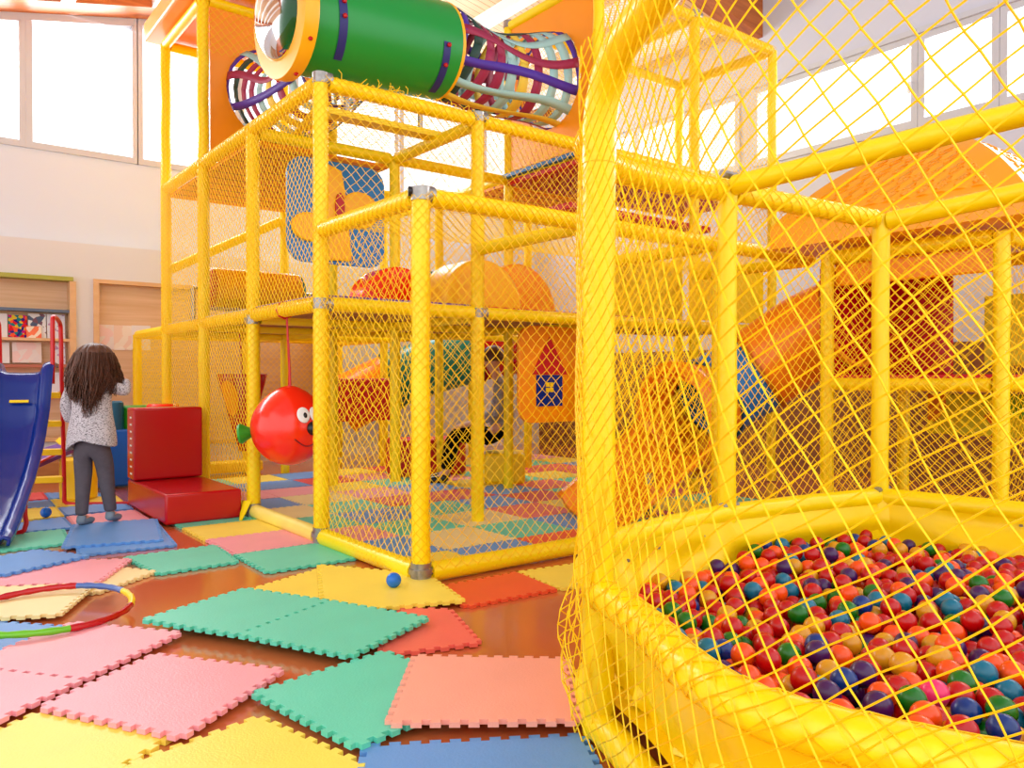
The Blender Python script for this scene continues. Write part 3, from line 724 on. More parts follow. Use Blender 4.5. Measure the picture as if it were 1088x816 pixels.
beam((2.67,1.96,PTOP),(2.67,-.36,PTOP+.04),pit,.04,name='top_rail')
beam((3.62,1.81,PTOP-.05),(3.68,.79,TOP-.03),pit,.04,name='top_rail')
for (x,y,z) in ((2.67,2.0,RIM),(3.62,1.85,RIM),(2.67,2.0,PTOP+.01)):
    tag(MB().tube([(x-.05,y-.012,z+.035),(x+.05,y-.012,z+.035)],.016,8).build('pipe_clamp','steel',pit),'bare steel clamp')
# liner
rp = ring; NR = len(rp); cen = V3((2.45,.85,0))
def lin(u, v):
    i = u*NR; k = int(i) % NR; q = i-int(i); p = rp[k].lerp(rp[(k+1) % NR], q); d = (cen-p); d.z = 0; d.normalize()
    w = .5+.5*math.sin(31*u*2)*math.sin(17*u+3); wr = .014*math.sin(110*u+9*v)+.018*math.sin(47*u-11*v+1)+.05*abs(math.sin(38*u+1.3*v))**10*math.sin(PI*v)+.03*abs(math.sin(61*u-2.2*v))**8*v
    z = RIM+.0-(RIM-.10)*v
    return p + d*(.035+.05*v+wr*(.3+v)) + V3((0,0,z+.01*math.sin(40*u)*v))
MB().grid(400,18,lin).build('liner','liner',pit)
def aprn(u, v):
    i = u*NR; k = int(i) % NR; q = i-int(i); p = rp[k].lerp(rp[(k+1) % NR], q); d = (cen-p); d.z = 0; d.normalize()
    wr = .010*math.sin(45*u*2+3*v)+.014*math.sin(19*u*2-5*v)
    return p + d*(-.034+.15*v+wr*math.sin(PI*v)) + V3((0,0,RIM-(RIM-.03)*v))
MB().grid(240,10,aprn).build('apron','liner',pit)
fl_ = MB(); fl_.add([(p.x+(cen.x-p.x)*.03,p.y+(cen.y-p.y)*.03,.10) for p in rp],[tuple(range(NR))]); fl_.build('pit_floor','liner',pit,smooth=False)
for k in range(0,26):
    p = rp[int(k/26*NR)]; d = (cen-p).normalized(); c = p+d*.05+V3((0,0,RIM-.05)); 
    MB().lathe([(.001,-.006),(.008,-.004),(.008,.004),(.001,.006)],8,Matrix.Translation(c)).build('snap_stud','steel',pit)
# front net: hangs outside the rim from the top ring to the floor
outer = [V3((1.49,1.535,0)),V3((1.455,1.50,0)),V3((1.43,1.465,0))]+[p for p in front_path[::-1][1:]]
cl = [0]
for i in range(1,len(outer)): cl.append(cl[-1]+(outer[i]-outer[i-1]).length)
UL = min(cl[-1], 3.4)
def SN(u, v):
    u = min(max(u,0),cl[-1]-1e-4); k = 0
    while cl[k+1] < u: k += 1
    q = (u-cl[k])/(cl[k+1]-cl[k]); p = outer[k].lerp(outer[k+1], q); d = p-cen; d.z = 0; d.normalize()
    z = .02+v
    # tops follow the dropped rail left of the pole
    o = .048
    if z < RIM: o += .025*math.sin(PI*z/RIM)
    b = math.exp(-((u-.10)/.14)**2)*.036*math.exp(-((z-.30)/.2)**2); o += b*(1+.3*math.sin(40*v+30*u))
    # slack between rim and top
    e = max(0, math.sin(PI*min(1,max(0,(z-RIM)/(TOP-RIM))))) ; o -= .035*e*(1-math.exp(-(u/.5)**2))
    jx = .007*math.sin(13*u+19*v+1)+.002*math.sin(51*u-33*v); jz = .006*math.sin(17*u-11*v)
    # shear of the mesh to the right
    p = p + d*o + d*jx*.5
    t = V3((-d.y,d.x,0))
    return tuple(p + t*jx + V3((0,0,z+jz*math.sin(PI*min(1,v/1.7)))))
mb = MB(); strands(mb, SN, UL, TOP+.02, .058, .0020, shear=.42)
mb.build('net_panel','net',pit,smooth=False)
# gathered net beside the corner pole
mb = MB()
for k in range(22):
    z0 = random.uniform(.04,.62); pts = []; a0 = random.uniform(2.2,4.4); ln = random.uniform(.12,.34); dr = random.choice((-1,1))
    for q in range(9):
        t = q/8; z = z0+ln*t; a = a0+dr*.9*t; R = .047+.034*math.exp(-((z-.28)/.17)**2)*(.6+.4*math.sin(5*t+k)); pts.append((1.44+R*math.cos(a), 1.48+R*math.sin(a), z))
    mb.tube(pts,.0022,4)
tag(mb.build('gathered_netting','net',pit,smooth=False),kind='stuff')
# back nets
bp = [V3((p.x,p.y,0)) for p in back_path]; cb = [0]
for i in range(1,len(bp)): cb.append(cb[-1]+(bp[i]-bp[i-1]).length)
def SB(u, v):
    u = min(max(u,0),cb[-1]-1e-4); k = 0
    while cb[k+1] < u: k += 1
    q = (u-cb[k])/(cb[k+1]-cb[k]); p = bp[k].lerp(bp[k+1], q)
    e = math.sin(PI*u/cb[-1])*math.sin(PI*min(1,max(0,v/1.3)))
    return (p.x+.012*math.sin(17*u+13*v)*e, p.y+.04+.04*e, RIM-.02+v+.008*math.sin(29*u))
mb = MB(); strands(mb, SB, cb[-1], 1.30, .05, .0019); mb.build('net_panel','net',pit,smooth=False)
net_panel((3.66,1.85,0),(3.72,.75,0),RIM,PTOP+.02,cell=.05,parent=pit,sag=.03)
sl = MB(); pass
sleeve(sl, lift(front_path[::-1][:52:2],RIM), .046, .066, .0019)
sleeve(sl, [V3(p) for p in catmull([(1.455,1.50,1.60),(1.66,1.74,1.62),(2.06,1.93,1.66),(2.62,2.0,PTOP-.02)],4)], .0455,.05,.0016)
sleeve(sl, [V3((2.71,2.0,PTOP-.02)).lerp(V3((3.58,1.86,PTOP-.04)),k/5) for k in range(6)], .0435,.05,.0016)
tag(sl.build('wrapped_netting','net',pit,smooth=False),kind='stuff')
# ------------------------------------------------------------------ the balls (dropped one by one into the pit)
br = .030; poly = [(p.x,p.y) for p in rp]
def inside(x, y):
    c = False; n = len(poly); j = n-1
    for i in range(n):
        xi, yi = poly[i]; xj, yj = poly[j]
        if (yi > y) != (yj > y) and x < (xj-xi)*(y-yi)/(yj-yi)+xi: c = not c
        j = i
    return c
def dist_edge(x, y): return min(math.hypot(x-a, y-b) for a, b in poly)
rnd = random.Random(11); placed = []; cells = {}
def near(x, y):
    cx, cy = int(x/.06), int(y/.06)
    for a in (-1,0,1):
        for b in (-1,0,1): yield from cells.get((cx+a,cy+b),())
def restz(x, y, base):
    z = base
    for (px, py, pz) in near(x, y):
        d2 = (px-x)**2+(py-y)**2
        if d2 < (2*br)**2:
            h = pz+math.sqrt((2*br)**2-d2)
            if h > z: z = h
    return z
ok = []
for _ in range(5200):
    ok.append((rnd.uniform(1.25,3.75), rnd.uniform(-.45,2.0)))
ok = [(x,y) for x,y in ok if inside(x,y) and dist_edge(x,y) > .105]
for (x, y) in ok:
    base = .14
    lim = .265+.012*math.sin(5*x)+.010*math.cos(6*y+1)-.03*max(0,(y-1.3))-.02*max(0,x-2.6)
    best = None
    for q in range(14):
        xx = x+rnd.uniform(-.05,.05); yy = y+rnd.uniform(-.05,.05)
        if not inside(xx,yy) or dist_edge(xx,yy) < .10: continue
        z = restz(xx,yy,base)
        if best is None or z < best[2]: best = (xx,yy,z)
    if best and best[2] < lim:
        placed.append(best); cells.setdefault((int(best[0]/.06),int(best[1]/.06)),[]).append(best)
# which of them the camera sees (coarse depth map), to pick the ones built singly
W, H = 1088, 816; depth = np.full((H, W), 1e9); owner = np.full((H, W), -1, dtype=int)
def splat(p, r, idx):
    px, py, D = proj(p)
    if D < .3: return
    R = r*FL/D
    x0, x1, y0, y1 = int(px-R), int(px+R)+1, int(py-R), int(py+R)+1
    if x1 < 0 or y1 < 0 or x0 >= W or y0 >= H: return
    x0 = max(0,x0); y0 = max(0,y0); x1 = min(W-1,x1); y1 = min(H-1,y1)
    if x1 < x0 or y1 < y0: return
    X, Y = np.meshgrid(np.arange(x0,x1+1), np.arange(y0,y1+1)); m = (X-px)**2+(Y-py)**2 <= R*R
    sub = depth[y0:y1+1,x0:x1+1]; m &= D < sub; sub[m] = D; owner[y0:y1+1,x0:x1+1][m] = idx
fp = lift(front_path,RIM)
for a, b in zip(fp[:-1], fp[1:]):
    for k in range(6): splat(a.lerp(b,k/6), .042, -2)
    for z in (.34,.29,.24,.19): splat(V3((a.x,a.y,z)), .05, -2)
for i, p in enumerate(placed): splat(p, br, i)
ids, cnt = np.unique(owner[owner >= 0], return_counts=True); order = sorted(zip(cnt.tolist(), ids.tolist()), reverse=True)
order = [(c,i) for c,i in order if c > 12]
single = [i for c, i in order[:298]]; sset = set(single)
BC = {'red':(.76,.015,.03),'orange':(.98,.33,.04),'blue':(.02,.20,.50),'turquoise':(.02,.44,.56),'green':(.05,.44,.07),'yellow':(.86,.60,.08),'purple':(.26,.07,.34)}
wts = [('red',.41),('orange',.22),('blue',.045),('turquoise',.075),('green',.08),('yellow',.10),('purple',.07)]
def pick():
    t = rnd.random()*sum(w for _,w in wts)
    for n, w in wts:
        t -= w
        if t < 0: return n
    return 'red'
meshes = {}
for n in BC:
    M['ball_'+n] = mat('ball_plastic_'+n, BC[n], .28, .5)
pm = mat('ball_plastic_pink',(.98,.20,.45),.28)
def ball_mesh(n, m):
    mb = MB(); mb.lathe([(max(1e-4,math.sin(PI*k/14))*br, -math.cos(PI*k/14)*br) for k in range(15)], 20)
    o = mb.build('play_ball', m, sharp=80); return o
protos = {n: ball_mesh(n, 'ball_'+n) for n in BC}; first = {n: True for n in BC}
pinkid = min(single, key=lambda i: (proj(placed[i])[0]-985)**2+(proj(placed[i])[1]-745)**2)
colr = {}
stuff = MB(); stuff_mats = ['ball_'+n for n in BC]; names = list(BC)
ico = [(max(1e-4,math.sin(PI*k/8))*br, -math.cos(PI*k/8)*br) for k in range(9)]
for i, p in enumerate(placed):
    n = pick(); colr[i] = n
    if i in sset:
        if i == pinkid:
            o = ball_mesh('pink', pm); o.location = p; tag(o, 'the only pink ball in the pit, near the front rim', 'ball', 'plastic balls in the ball pit'); continue
        o = protos[n]
        if first[n]: first[n] = False
        else: o = o.copy(); C.objects.link(o)
        o.location = p; tag(o, '%s plastic ball lying among the balls of the pit' % n, 'ball', 'plastic balls in the ball pit')
    else:
        stuff.lathe(ico, 12, Matrix.Translation(V3(p)), names.index(n))
tag(stuff.build('ball_layer', stuff_mats, sharp=80), 'layer of mixed small plastic balls under and behind the front ones in the pit', 'balls', kind='stuff')
print('BALLS', len(placed), 'visible', len(order), 'single', len(single))

# ================================================================== PLAYHOUSE
ph = empty('playhouse', (5.1,2.2,0), 'small raised playhouse with a curved orange tiled roof behind the ball pit', 'playhouse')
px0, px1, py0, py1 = 4.65, 5.65, 1.72, 2.72
for x, y in ((px0,py0),(px0,py1),(px1,py0),(px1,py1)): post(x,y,.02,1.72,ph)
for z in (.905,1.70):
    beam((px0,py0+e,z),(px0,py1-e,z),ph); beam((px1,py0+e,z),(px1,py1-e,z),ph); beam((px0+e,py0,z),(px1-e,py0,z),ph); beam((px0+e,py1,z),(px1-e,py1,z),ph)
MB().box(px0,px1,py0,py1,.90,.93).build('platform','deck',ph,smooth=False); MB().box(px0-.02,px1,py0,py1,.93,.962).build('platform_mat','redmat',ph,smooth=False,bevel=.008)
MB().box(5.38,5.41,2.28,2.90,.96,1.66).build('wall_panel','red',ph,smooth=False,bevel=.01)
MB().box(4.69,5.38,2.77,2.80,.96,1.66).build('wall_panel','red',ph,smooth=False,bevel=.01)
MB().box(4.70,4.73,1.75,2.70,1.52,1.66).build('fascia_board','orange',ph,smooth=False,bevel=.01)
M['limeboard'] = mat('lime_yellow_board',(.86,.80,.15),.5)
MB().box(5.66,5.69,1.35,2.2,1.02,1.48).build('wall_panel','limeboard',ph,smooth=False,bevel=.01)
# fruit panel below platform
M['fruit'] = scribble('fruit_picture',[(.80,.72,.10),(.78,.74,.15),(.85,.45,.1),(.45,.6,.1),(.82,.74,.12),(.8,.7,.1)],9)
MB().box(5.30,5.33,1.74,2.40,.58,.84).build('picture_panel','fruit',ph,smooth=False,bevel=.01)
net_panel((px0-.045,py1,0),(px0-.045,py0,0),.03,1.74,cell=.06,parent=ph)
net_panel((px0,py0-.03,0),(px1,py0-.03,0),.03,1.74,cell=.06,parent=ph)
# roof: curved pyramid with rows of scalloped tiles
rx0, rx1, ry0, ry1, rzb = 4.42, 5.85, 1.53, 2.98, 1.90; pk = V3((5.13,2.25,2.40))
def roof_side(ca, cb_):
    ca = V3(ca); cb_ = V3(cb_)
    nr = ((cb_-ca).cross(pk-ca)).normalized()
    if nr.z < 0: nr = -nr
    def f(u, v):
        top_w = .10
        a = ca.lerp(pk, v); b = cb_.lerp(pk, v); p = a.lerp(b, u)
        z = rzb + (pk.z-rzb)*math.sin(v*PI/2)**.92
        hor = 1.0
        p.z = z
        row = v*9; w = (b-a).length; edge = min(u,1-u)*w
        colm = u*w/.095+ (.5 if int(row) % 2 else 0); sc = (row + .35*math.cos(2*PI*colm)) % 1
        amp = .013 if (edge > .13 and .04 < v < .9) else 0
        return p + nr*(amp*(1-sc))
    return MB().grid(240,200,f)
rt = None
cs = [(rx0,ry1,0),(rx0,ry0,0),(rx1,ry0,0),(rx1,ry1,0)]
mb = MB()
for k in range(4):
    g_ = roof_side(cs[k], cs[(k+1) % 4]); mb.add(g_.v, g_.f)
mb.box(rx0-.0,rx1+.0,ry0-.0,ry1+.0,1.76,1.905)
M['rooftile'] = mat('orange_roof_plastic',(1.0,.66,.08),.3,.5)
mb.build('roof','rooftile',ph,sharp=40)

# ================================================================== TUBE SLIDES
def tube_segments(path, r, parts, parent, m_in='black'):
    pts = catmull(path, 12); N = len(pts)
    for (a, b, m, nm) in parts:
        seg = pts[int(a*(N-1)):int(b*(N-1))+1]
        o = MB(); o.tube(seg, r, 28, cap=False); q = o.build(nm, m, parent, sharp=60, solid=.014)
        for s in (seg[0], seg[-1]):
            pass
        i0 = int(a*(N-1)); i1 = int(b*(N-1))
        for i in (i0, i1):
            t = (pts[min(i+1,N-1)]-pts[max(i-1,0)]).normalized(); Mq = Matrix.Translation(pts[i]) @ rot_to(t)
            MB().lathe([(r+.0,-.015),(r+.028,-.015),(r+.028,.015),(r,.015)],28,Mq).build('flange',m,q)
    return pts
ts = empty('tube_slide', (3.4,3.4,0), 'orange and blue tube slide with an open hooded chute beside the ball pit', 'slide')
mouth = V3((4.36,3.62,.66))
path = [mouth,(4.68,3.62,.80),(4.93,3.42,1.0),(5.05,3.12,1.22),(5.07,2.84,1.32)]
tube_segments(path,.30,[(.0,.22,'roto','tube_section'),(.22,.52,'skyblue','tube_section'),(.52,1.0,'roto','tube_section')],ts)
# hood and open chute
d = (V3((3.50,3.60,.10))-mouth); dl = d.length; dn = d.normalized(); side = V3((-dn.y,dn.x,0)).normalized()
def chute(u, v):
    a = PI*(1.0+v); w = .36*(1-.08*u) ; hgt = .34*(1-.45*u)
    z = mouth.z-.02+(.16-mouth.z)*(u**.85)
    c = mouth+V3((d.x*u, d.y*u, 0)); 
    k = math.cos(a); s = math.sin(a)
    lip = .05 if v in (0,1) else 0
    return V3((c.x+side.x*(w*k+lip*(1 if k>0 else -1)), c.y+side.y*(w*k+lip*(1 if k>0 else -1)), z+hgt*(s*.75)+.02))
MB().grid(24,20,chute).build('chute','roto',ts,solid=.03,sharp=60)
Mh = Matrix.Translation(mouth) @ rot_to(V3((-1,.12,-.15)))
MB().lathe([(.27,-.12),(.32,-.10),(.39,-.02),(.42,.06),(.40,.11),(.35,.12),(.30,.05),(.27,-.12)],36,Mh).build('mouth_ring','roto',ts,sharp=60)
MB().tube([(4.0,3.62,.02),(4.0,3.62,.30)],.03,10).build('support_leg','steel',ts)
# second tube slide at the back left, under the deck
t2 = empty('tube_slide', (2.9,7.9,0), 'orange and green tube slide running up behind the frame, seen under the deck', 'slide')
pa = [at(365,430,8.8),at(405,410,8.85),at(450,392,8.95),at(500,378,9.1),at(545,368,9.2)]
tube_segments([tuple(p) for p in pa],.31,[(0,.33,'roto','tube_section'),(.33,.8,'tealgreen','tube_section'),(.8,1,'red','tube_section')],t2)
pp = at(370,440,7.9)
o = MB(); o.box(pp.x-.25,pp.x+.55,pp.y-.05,pp.y+.0,.50,.93); o.build('side_panel','redmat',t2,smooth=False,bevel=.03)
for q in (pa[1],pa[3]): MB().tube([(q.x,q.y,.02),(q.x,q.y,q.z-.3)],.03,10).build('support_leg','tube',t2)
# ================================================================== THINGS IN THE FRAME
def rrect(w, h, r, n=6):
    o = []
    for cx, cy, a0 in ((w/2-r,h/2-r,0),(-w/2+r,h/2-r,90),(-w/2+r,-h/2+r,180),(w/2-r,-h/2+r,270)):
        for k in range(n+1):
            a = math.radians(a0+90*k/n); o.append((cx+r*math.cos(a), cy+r*math.sin(a)))
    return o
def Mface(c, yaw=0): return Matrix.Translation(c) @ Matrix.Rotation(yaw,4,'Z') @ Matrix.Rotation(PI/2,4,'X')   # local xy -> world xz, +z -> -y
# house picture panel
hp = empty('house_panel', (3.87,4.42,1.0), 'orange hanging panel with a red and blue house picture behind the netting', 'panel')
Mp = Mface(V3((3.87,4.42,.965))) @ Matrix.Scale(.86,4)
MB().prism(rrect(.86,.82,.14),-.015,.015,Mp).build('board','orange',hp,smooth=False,bevel=.004)
MB().prism([(-.30,0.0),(.10,0.0),(-.10,.32)],.015,.024,Mp).build('roof_shape','redmat',hp,smooth=False)
hb = MB().prism([(-.245,-.27),(.045,-.27),(.045,-.005),(-.245,-.005)],.015,.022,Mp).build('house_shape','blue',hp,smooth=False)
wn = MB()
for a in (0,1):
    for b in (0,1): wn.prism([(-.145+a*.045,-.15+b*.045),(-.108+a*.045,-.15+b*.045),(-.108+a*.045,-.113+b*.045),(-.145+a*.045,-.113+b*.045)],.022,.027,Mp)
wn.build('window_shape','yelpaint',hb,smooth=False)
for x in (-.24,.24): MB().tube([V3((3.87+x,4.42,1.31)),V3((3.87+x,4.42,1.355))],.008,6).build('hanger','steel',hp)
# blue figure panel
bp_ = empty('figure_panel', (2.47,5.18,1.8), 'blue hanging panel with a yellow round figure in the upper net room', 'panel')
Mp = Mface(V3((2.47,5.18,2.10)))
MB().prism(rrect(.74,.72,.12),-.015,.015,Mp).build('board','skyblue',bp_,smooth=False,bevel=.004)
def circ(cx,cy,rx,ry,n=24,a0=0,a1=360): return [(cx+rx*math.cos(math.radians(a0+(a1-a0)*k/n)), cy+ry*math.sin(math.radians(a0+(a1-a0)*k/n))) for k in range(n)]
MB().prism(circ(.16,.04,.15,.13),.015,.05,Mp).build('figure_head','yelorange',bp_,smooth=False,bevel=.01)
MB().prism([(-.10,.34),(.02,.30),(.06,.10),(.10,-.33),(-.10,-.34),(-.12,.0)],.015,.04,Mp).build('figure_body','yelorange',bp_,smooth=False,bevel=.01)
MB().prism(circ(-.22,-.12,.13,.10),.015,.045,Mp).build('figure_arm','yelorange',bp_,smooth=False,bevel=.01)
MB().prism(circ(.0,.04,.035,.10),.04,.055,Mp).build('figure_patch','red',bp_,smooth=False)
# punching roller
ro = empty('roller', (2.33,6.55,1.65), 'orange padded roller with red end on the middle deck', 'roller')
Mq = Matrix.Translation((1.98,6.55,1.66)) @ Matrix.Rotation(PI/2,4,'Y')
MB().lathe([(.165,.03),(.175,.05),(.175,.75),(.165,.77)],12,Mq).build('roller_body','orange',ro,sharp=20)
MB().lathe([(.001,.0),(.15,.005),(.172,.03),(.172,.05)],12,Mq).build('end_disc','red',ro,sharp=20)
MB().lathe([(.172,.75),(.172,.77),(.15,.79),(.001,.79)],12,Mq).build('end_disc','tealgreen',ro,sharp=20)
MB().tube([Mq @ V3((0,0,-.1)),Mq @ V3((0,0,.9))],.018,8).build('axle','steel',ro)
for s_ in (-.1,.9):
    p = Mq @ V3((0,0,s_)); MB().tube([p,V3((p.x,p.y,1.38))],.02,8).build('stand','steel',ro)
# foam humps on the deck
def hump(c, r, th, m, label, cat='foam arch', hz=1.0, m2=None):
    o = MB(); M_ = Matrix.Translation(c) @ Matrix.Rotation(PI/2,4,'X')
    pts = [(r*math.cos(PI*k/20), hz*r*math.sin(PI*k/20)) for k in range(21)]
    o.prism(pts,-th/2,th/2,M_); b = o.build('foam_arch', m, bevel=.02, sharp=25); return tag(b,label,cat,'half round foam arches on the middle deck')
hump((3.14,4.50,1.412),.33,.34,'yelorange','yellow-orange half round foam arch at the front of the deck')
hump((2.78,4.95,1.416),.30,.25,'redball','orange-red half round foam arch left of the yellow one')
hump((3.85,4.98,1.412),.38,.3,'orange','orange half round foam arch at the right behind the yellow one',hz=1.1)
hump((3.40,5.55,1.412),.33,.2,'tealgreen','dark teal half round foam arch at the back of the deck',hz=1.2)
# hanging tomato ball
c = V3((1.93,4.72,.635)); R = .235
tb = empty('punching_ball', c, 'big glossy red hanging ball with eyes, black nose and green knob', 'hanging ball')
def sq(k, n=24):
    a = PI*k/n; return (max(.001, math.sin(a))*R*(1+.0*math.cos(a)), -math.cos(a)*R*(1.0 if a < PI/2 else 1.0+.10*max(0,-math.cos(a))**6))
o = MB(); o.lathe([sq(k) for k in range(25)],32,Matrix.Translation(c))
o.build('ball_body','redball',tb,sharp=80)
cam = V3((0,0,EYE)); 
fd = V3((.12,-.98,.05)).normalized()   # where the face looks
rt_ = fd.cross(V3((0,0,1))).normalized(); rt_ = -rt_; up_ = V3((0,0,1))
def onball(a, b, off=0): # a right, b up (radians)
    d_ = (fd*math.cos(a)*math.cos(b)+rt_*math.sin(a)*math.cos(b)+up_*math.sin(b)).normalized(); return c+d_*(R+off), d_
def blob(a, b, r, flat, m, name, parent, squash=1.0, off=0):
    p, d_ = onball(a,b,off); Mx = Matrix.Translation(p) @ rot_to(d_) @ Matrix.Diagonal((1,squash,1,1))
    return MB().lathe([(max(.001,r*math.sin(PI/2*k/8)), flat*math.cos(PI/2*k/8)) for k in range(9)],20,Mx).build(name,m,parent,sharp=80)
sgn_ = 1
for a in (-.14,.22):
    ey = blob(a,.32,.040,.012,'white','eye',tb,1.25); blob(a+.03,.30,.016,.018,'black','pupil',ey,1.4)
blob(.10,-.04,.042,.045,'black','nose',tb,1.0)
# smile
pts = [onball(-.38+.76*k/14, -.30-.20*math.sin(PI*k/14), .001)[0] for k in range(15)]
MB().tube(pts,.005,6).build('mouth_line',mat('dark_red_line',(.62,.03,.05),.4),tb)
# green knob on the left side
p = at(263,460,4.86); ctr = c + (p-c).normalized()*(R-.01); gd = (p-c).normalized()
Mg = Matrix.Translation(ctr) @ rot_to(gd)
MB().lathe([(.03,-.01),(.045,.015),(.07,.045),(.085,.065),(.075,.08),(.03,.075),(.001,.065)],14,Mg @ Matrix.Diagonal((1,.75,1,1))).build('green_knob','leafgreen',tb,sharp=40)
# limb stub below
p2 = at(283,488,4.80); MB().tube([c+V3((-.1,-.05,-.12)),c+V3((-.16,-.02,-.12))],.03,10).build('arm_stub','redball',tb)
MB().tube([c+V3((0,0,R*.98)),c+V3((0,0,R*.98+.12)),(1.91,4.72,L1+.02)],[.016,.011,.008],8,squash=.7).build('strap','redpaint',tb)
MB().tube([(1.90+.05*math.cos(a/8*2*PI),4.72,L1+.052*math.sin(a/8*2*PI)) for a in range(8)],.008,6,closed=True).build('strap_loop','redpaint',tb)
# hanging cone bag behind
cb_ = empty('punching_bag', (2.35,6.1,.9), 'red cone shaped hanging bag with yellow patch behind the red ball', 'punching bag')
q = V3((2.27,6.55,0)); 
zt_ = .96; zb_ = .33
Mx = Matrix.Translation((q.x,q.y,0))
MB().lathe([(.001,zb_),(.03,zb_),(.20,zt_),(.195,zt_+.012),(.001,zt_+.015)],20,Mx).build('bag_body','red',cb_,sharp=40)
def conept(u,v,off=.004):
    z = .62+.30*v; an = -2.6+ (u-.5)*1.0*math.sin(PI*v)**.5; R_ = .03+(.20-.03)*(z-zb_)/(zt_-zb_)+off; return V3((q.x+R_*math.cos(an), q.y+R_*math.sin(an), z))
MB().grid(10,10,conept).build('patch','orange',cb_)
MB().tube([(q.x,q.y,zt_),(q.x-.02,q.y,L1-.05)],.008,6).build('rope','redpaint',cb_)
# ------------------------------------------------------------------ red foam seat
rs = empty('foam_chair', (1.55,5.75,0), 'glossy red vinyl foam seat of two blocks beside the girl', 'foam chair')
MB().box(1.33,1.81,5.24,6.26,.014,.205).build('seat_block','red',rs,bevel=.015,seg=3)
bk = MB().box(1.325,1.80,6.05,6.25,.21,.725).build('back_block','red',rs,bevel=.015,seg=3)
mb = MB()
for k in range(9): mb.box(1.3225,1.3245,6.10,6.15,.25+k*.05,.262+k*.05)
mb.build('stitching','white',bk,smooth=False)
def cyl(px_, pyb, pyt, D, r, m, label, name='foam_cylinder', lie=False):
    b = at(px_,pyb,D); z0 = max(.015,b.z); h = (pyb-pyt)/FL*D
    o = MB().lathe([(.001,0),(r-.015,0),(r,.015),(r,h-.015),(r-.015,h),(.001,h)],32,Matrix.Translation((b.x,b.y,z0))).build(name,m,sharp=40)
    return tag(o,label,'foam cylinder')
cyl(83,533,489,6.05,.13,'yelpaint','yellow foam cylinder standing behind the girl')
p = at(138,530,6.75)
tag(MB().box(p.x-.28,p.x+.25,p.y-.0,p.y+.38,.015,.50).build('foam_block','blockblue',bevel=.02,seg=3),'blue foam block behind the red seat','foam block')
M['bb']=M['blue']
cyl(121,466,426,6.75,.075,'darkteal','dark teal foam cylinder standing on the blue block','foam_post')
bpy.context.view_layer.update()
cyl(146,466,431,6.95,.16,'leafgreen','green foam cylinder behind the red backrest')
cyl(173,466,429,6.75,.13,'redball','orange-red foam cylinder behind the red backrest')
for o in list(C.objects):
    if o.get('label','').startswith('orange-red foam cyl'): pass
# ------------------------------------------------------------------ slide at the left
sd = empty('toddler_slide', (.6,5.8,0), 'blue toddler slide with red tube rails and yellow rungs at the left edge', 'slide')
TR = V3((.82,6.21,0)); dr_ = V3((-.315,-.949,0)).normalized(); lf = V3((-.949,.315,0)); Ls = 1.20; Wd = .31
prof = [(-.10,1.03),(-.02,1.04),(.04,1.02),(.08,.92),(.14,.74),(.25,.57),(.38,.43),(.5,.33),(.65,.23),(.8,.14),(.92,.08),(1.0,.06)]
def zprof(u):
    for (a,za),(b,zb) in zip(prof[:-1],prof[1:]):
        if u <= b: 
            t = (u-a)/(b-a); return za+(zb-za)*t
    return prof[-1][1]
U_ = [ -.10+1.10*k/44 for k in range(45)]
cross = [(-.035,-.03),(-.04,.0),(-.015,.015),(.015,.0),(.035,-.09),(.07,-.115),(.5,-.12)]
sec = [(a*1.0,b) for a,b in cross]+[(1-a/Wd*1.0 if False else None, None) for a,b in []]
def slide_pt(u, v):
    # v: 0 right edge .. 1 left edge ; symmetric channel
    w = v if v <= .5 else 1-v
    k = w*2*(len(cross)-1); i = min(len(cross)-2,int(k)); t = k-i
    a = cross[i][0]+(cross[i+1][0]-cross[i][0])*t; b = cross[i][1]+(cross[i+1][1]-cross[i][1])*t
    off = a*(1 if a < .07 else 1)
    if i == len(cross)-2: off = .07+(Wd/2-.07)*t
    if v > .5: off = Wd-off
    uu = -.10+1.10*u; p = TR+dr_*(uu*Ls)+lf*off
    return V3((p.x,p.y,max(.02,zprof(uu)+b*(1 if uu > .04 else .6))))
MB().grid(60,24,slide_pt).build('slide_chute','blue',sd,solid=.016,sharp=60)
M['lightblue'] = mat('light_blue_plastic',(.38,.52,.74),.35)
def rail(off, parent):
    p0 = TR+lf*off
    a = p0-dr_*.26; f = p0+dr_*.02
    pts = catmull([a-dr_*.10+V3((0,0,.03)), a-dr_*.07+V3((0,0,.45)), a-dr_*.02+V3((0,0,.95)), a+V3((0,0,1.24)), a+dr_*.035+V3((0,0,1.33)), f-dr_*.04+V3((0,0,1.36)), f+V3((0,0,1.30)), f+dr_*.0+V3((0,0,1.15)), f+dr_*.01+V3((0,0,.90))],6)
    return MB().tube(pts,.0145,10).build('hand_rail','redpaint',parent)
rail(-.035,sd); rail(Wd+.035,sd)
a0 = TR-dr_*.36+lf*(-.035)
for z, yy in ((.815,.30),(.61,.32),(.405,.335),(.205,.35)):
    p = TR-dr_*yy+V3((0,0,z)); d0 = p+lf*(-.03); d1 = p+lf*(Wd+.03)
    o = MB(); n_ = dr_*.04
    vs = [d0-n_-V3((0,0,.022)),d1-n_-V3((0,0,.022)),d1+n_-V3((0,0,.022)),d0+n_-V3((0,0,.022)),d0-n_+V3((0,0,.022)),d1-n_+V3((0,0,.022)),d1+n_+V3((0,0,.022)),d0+n_+V3((0,0,.022))]
    o.add(vs,[(0,1,2,3),(7,6,5,4),(0,4,5,1),(1,5,6,2),(2,6,7,3),(3,7,4,0)]); o.build('rung','yelpaint',sd,smooth=False,bevel=.006)
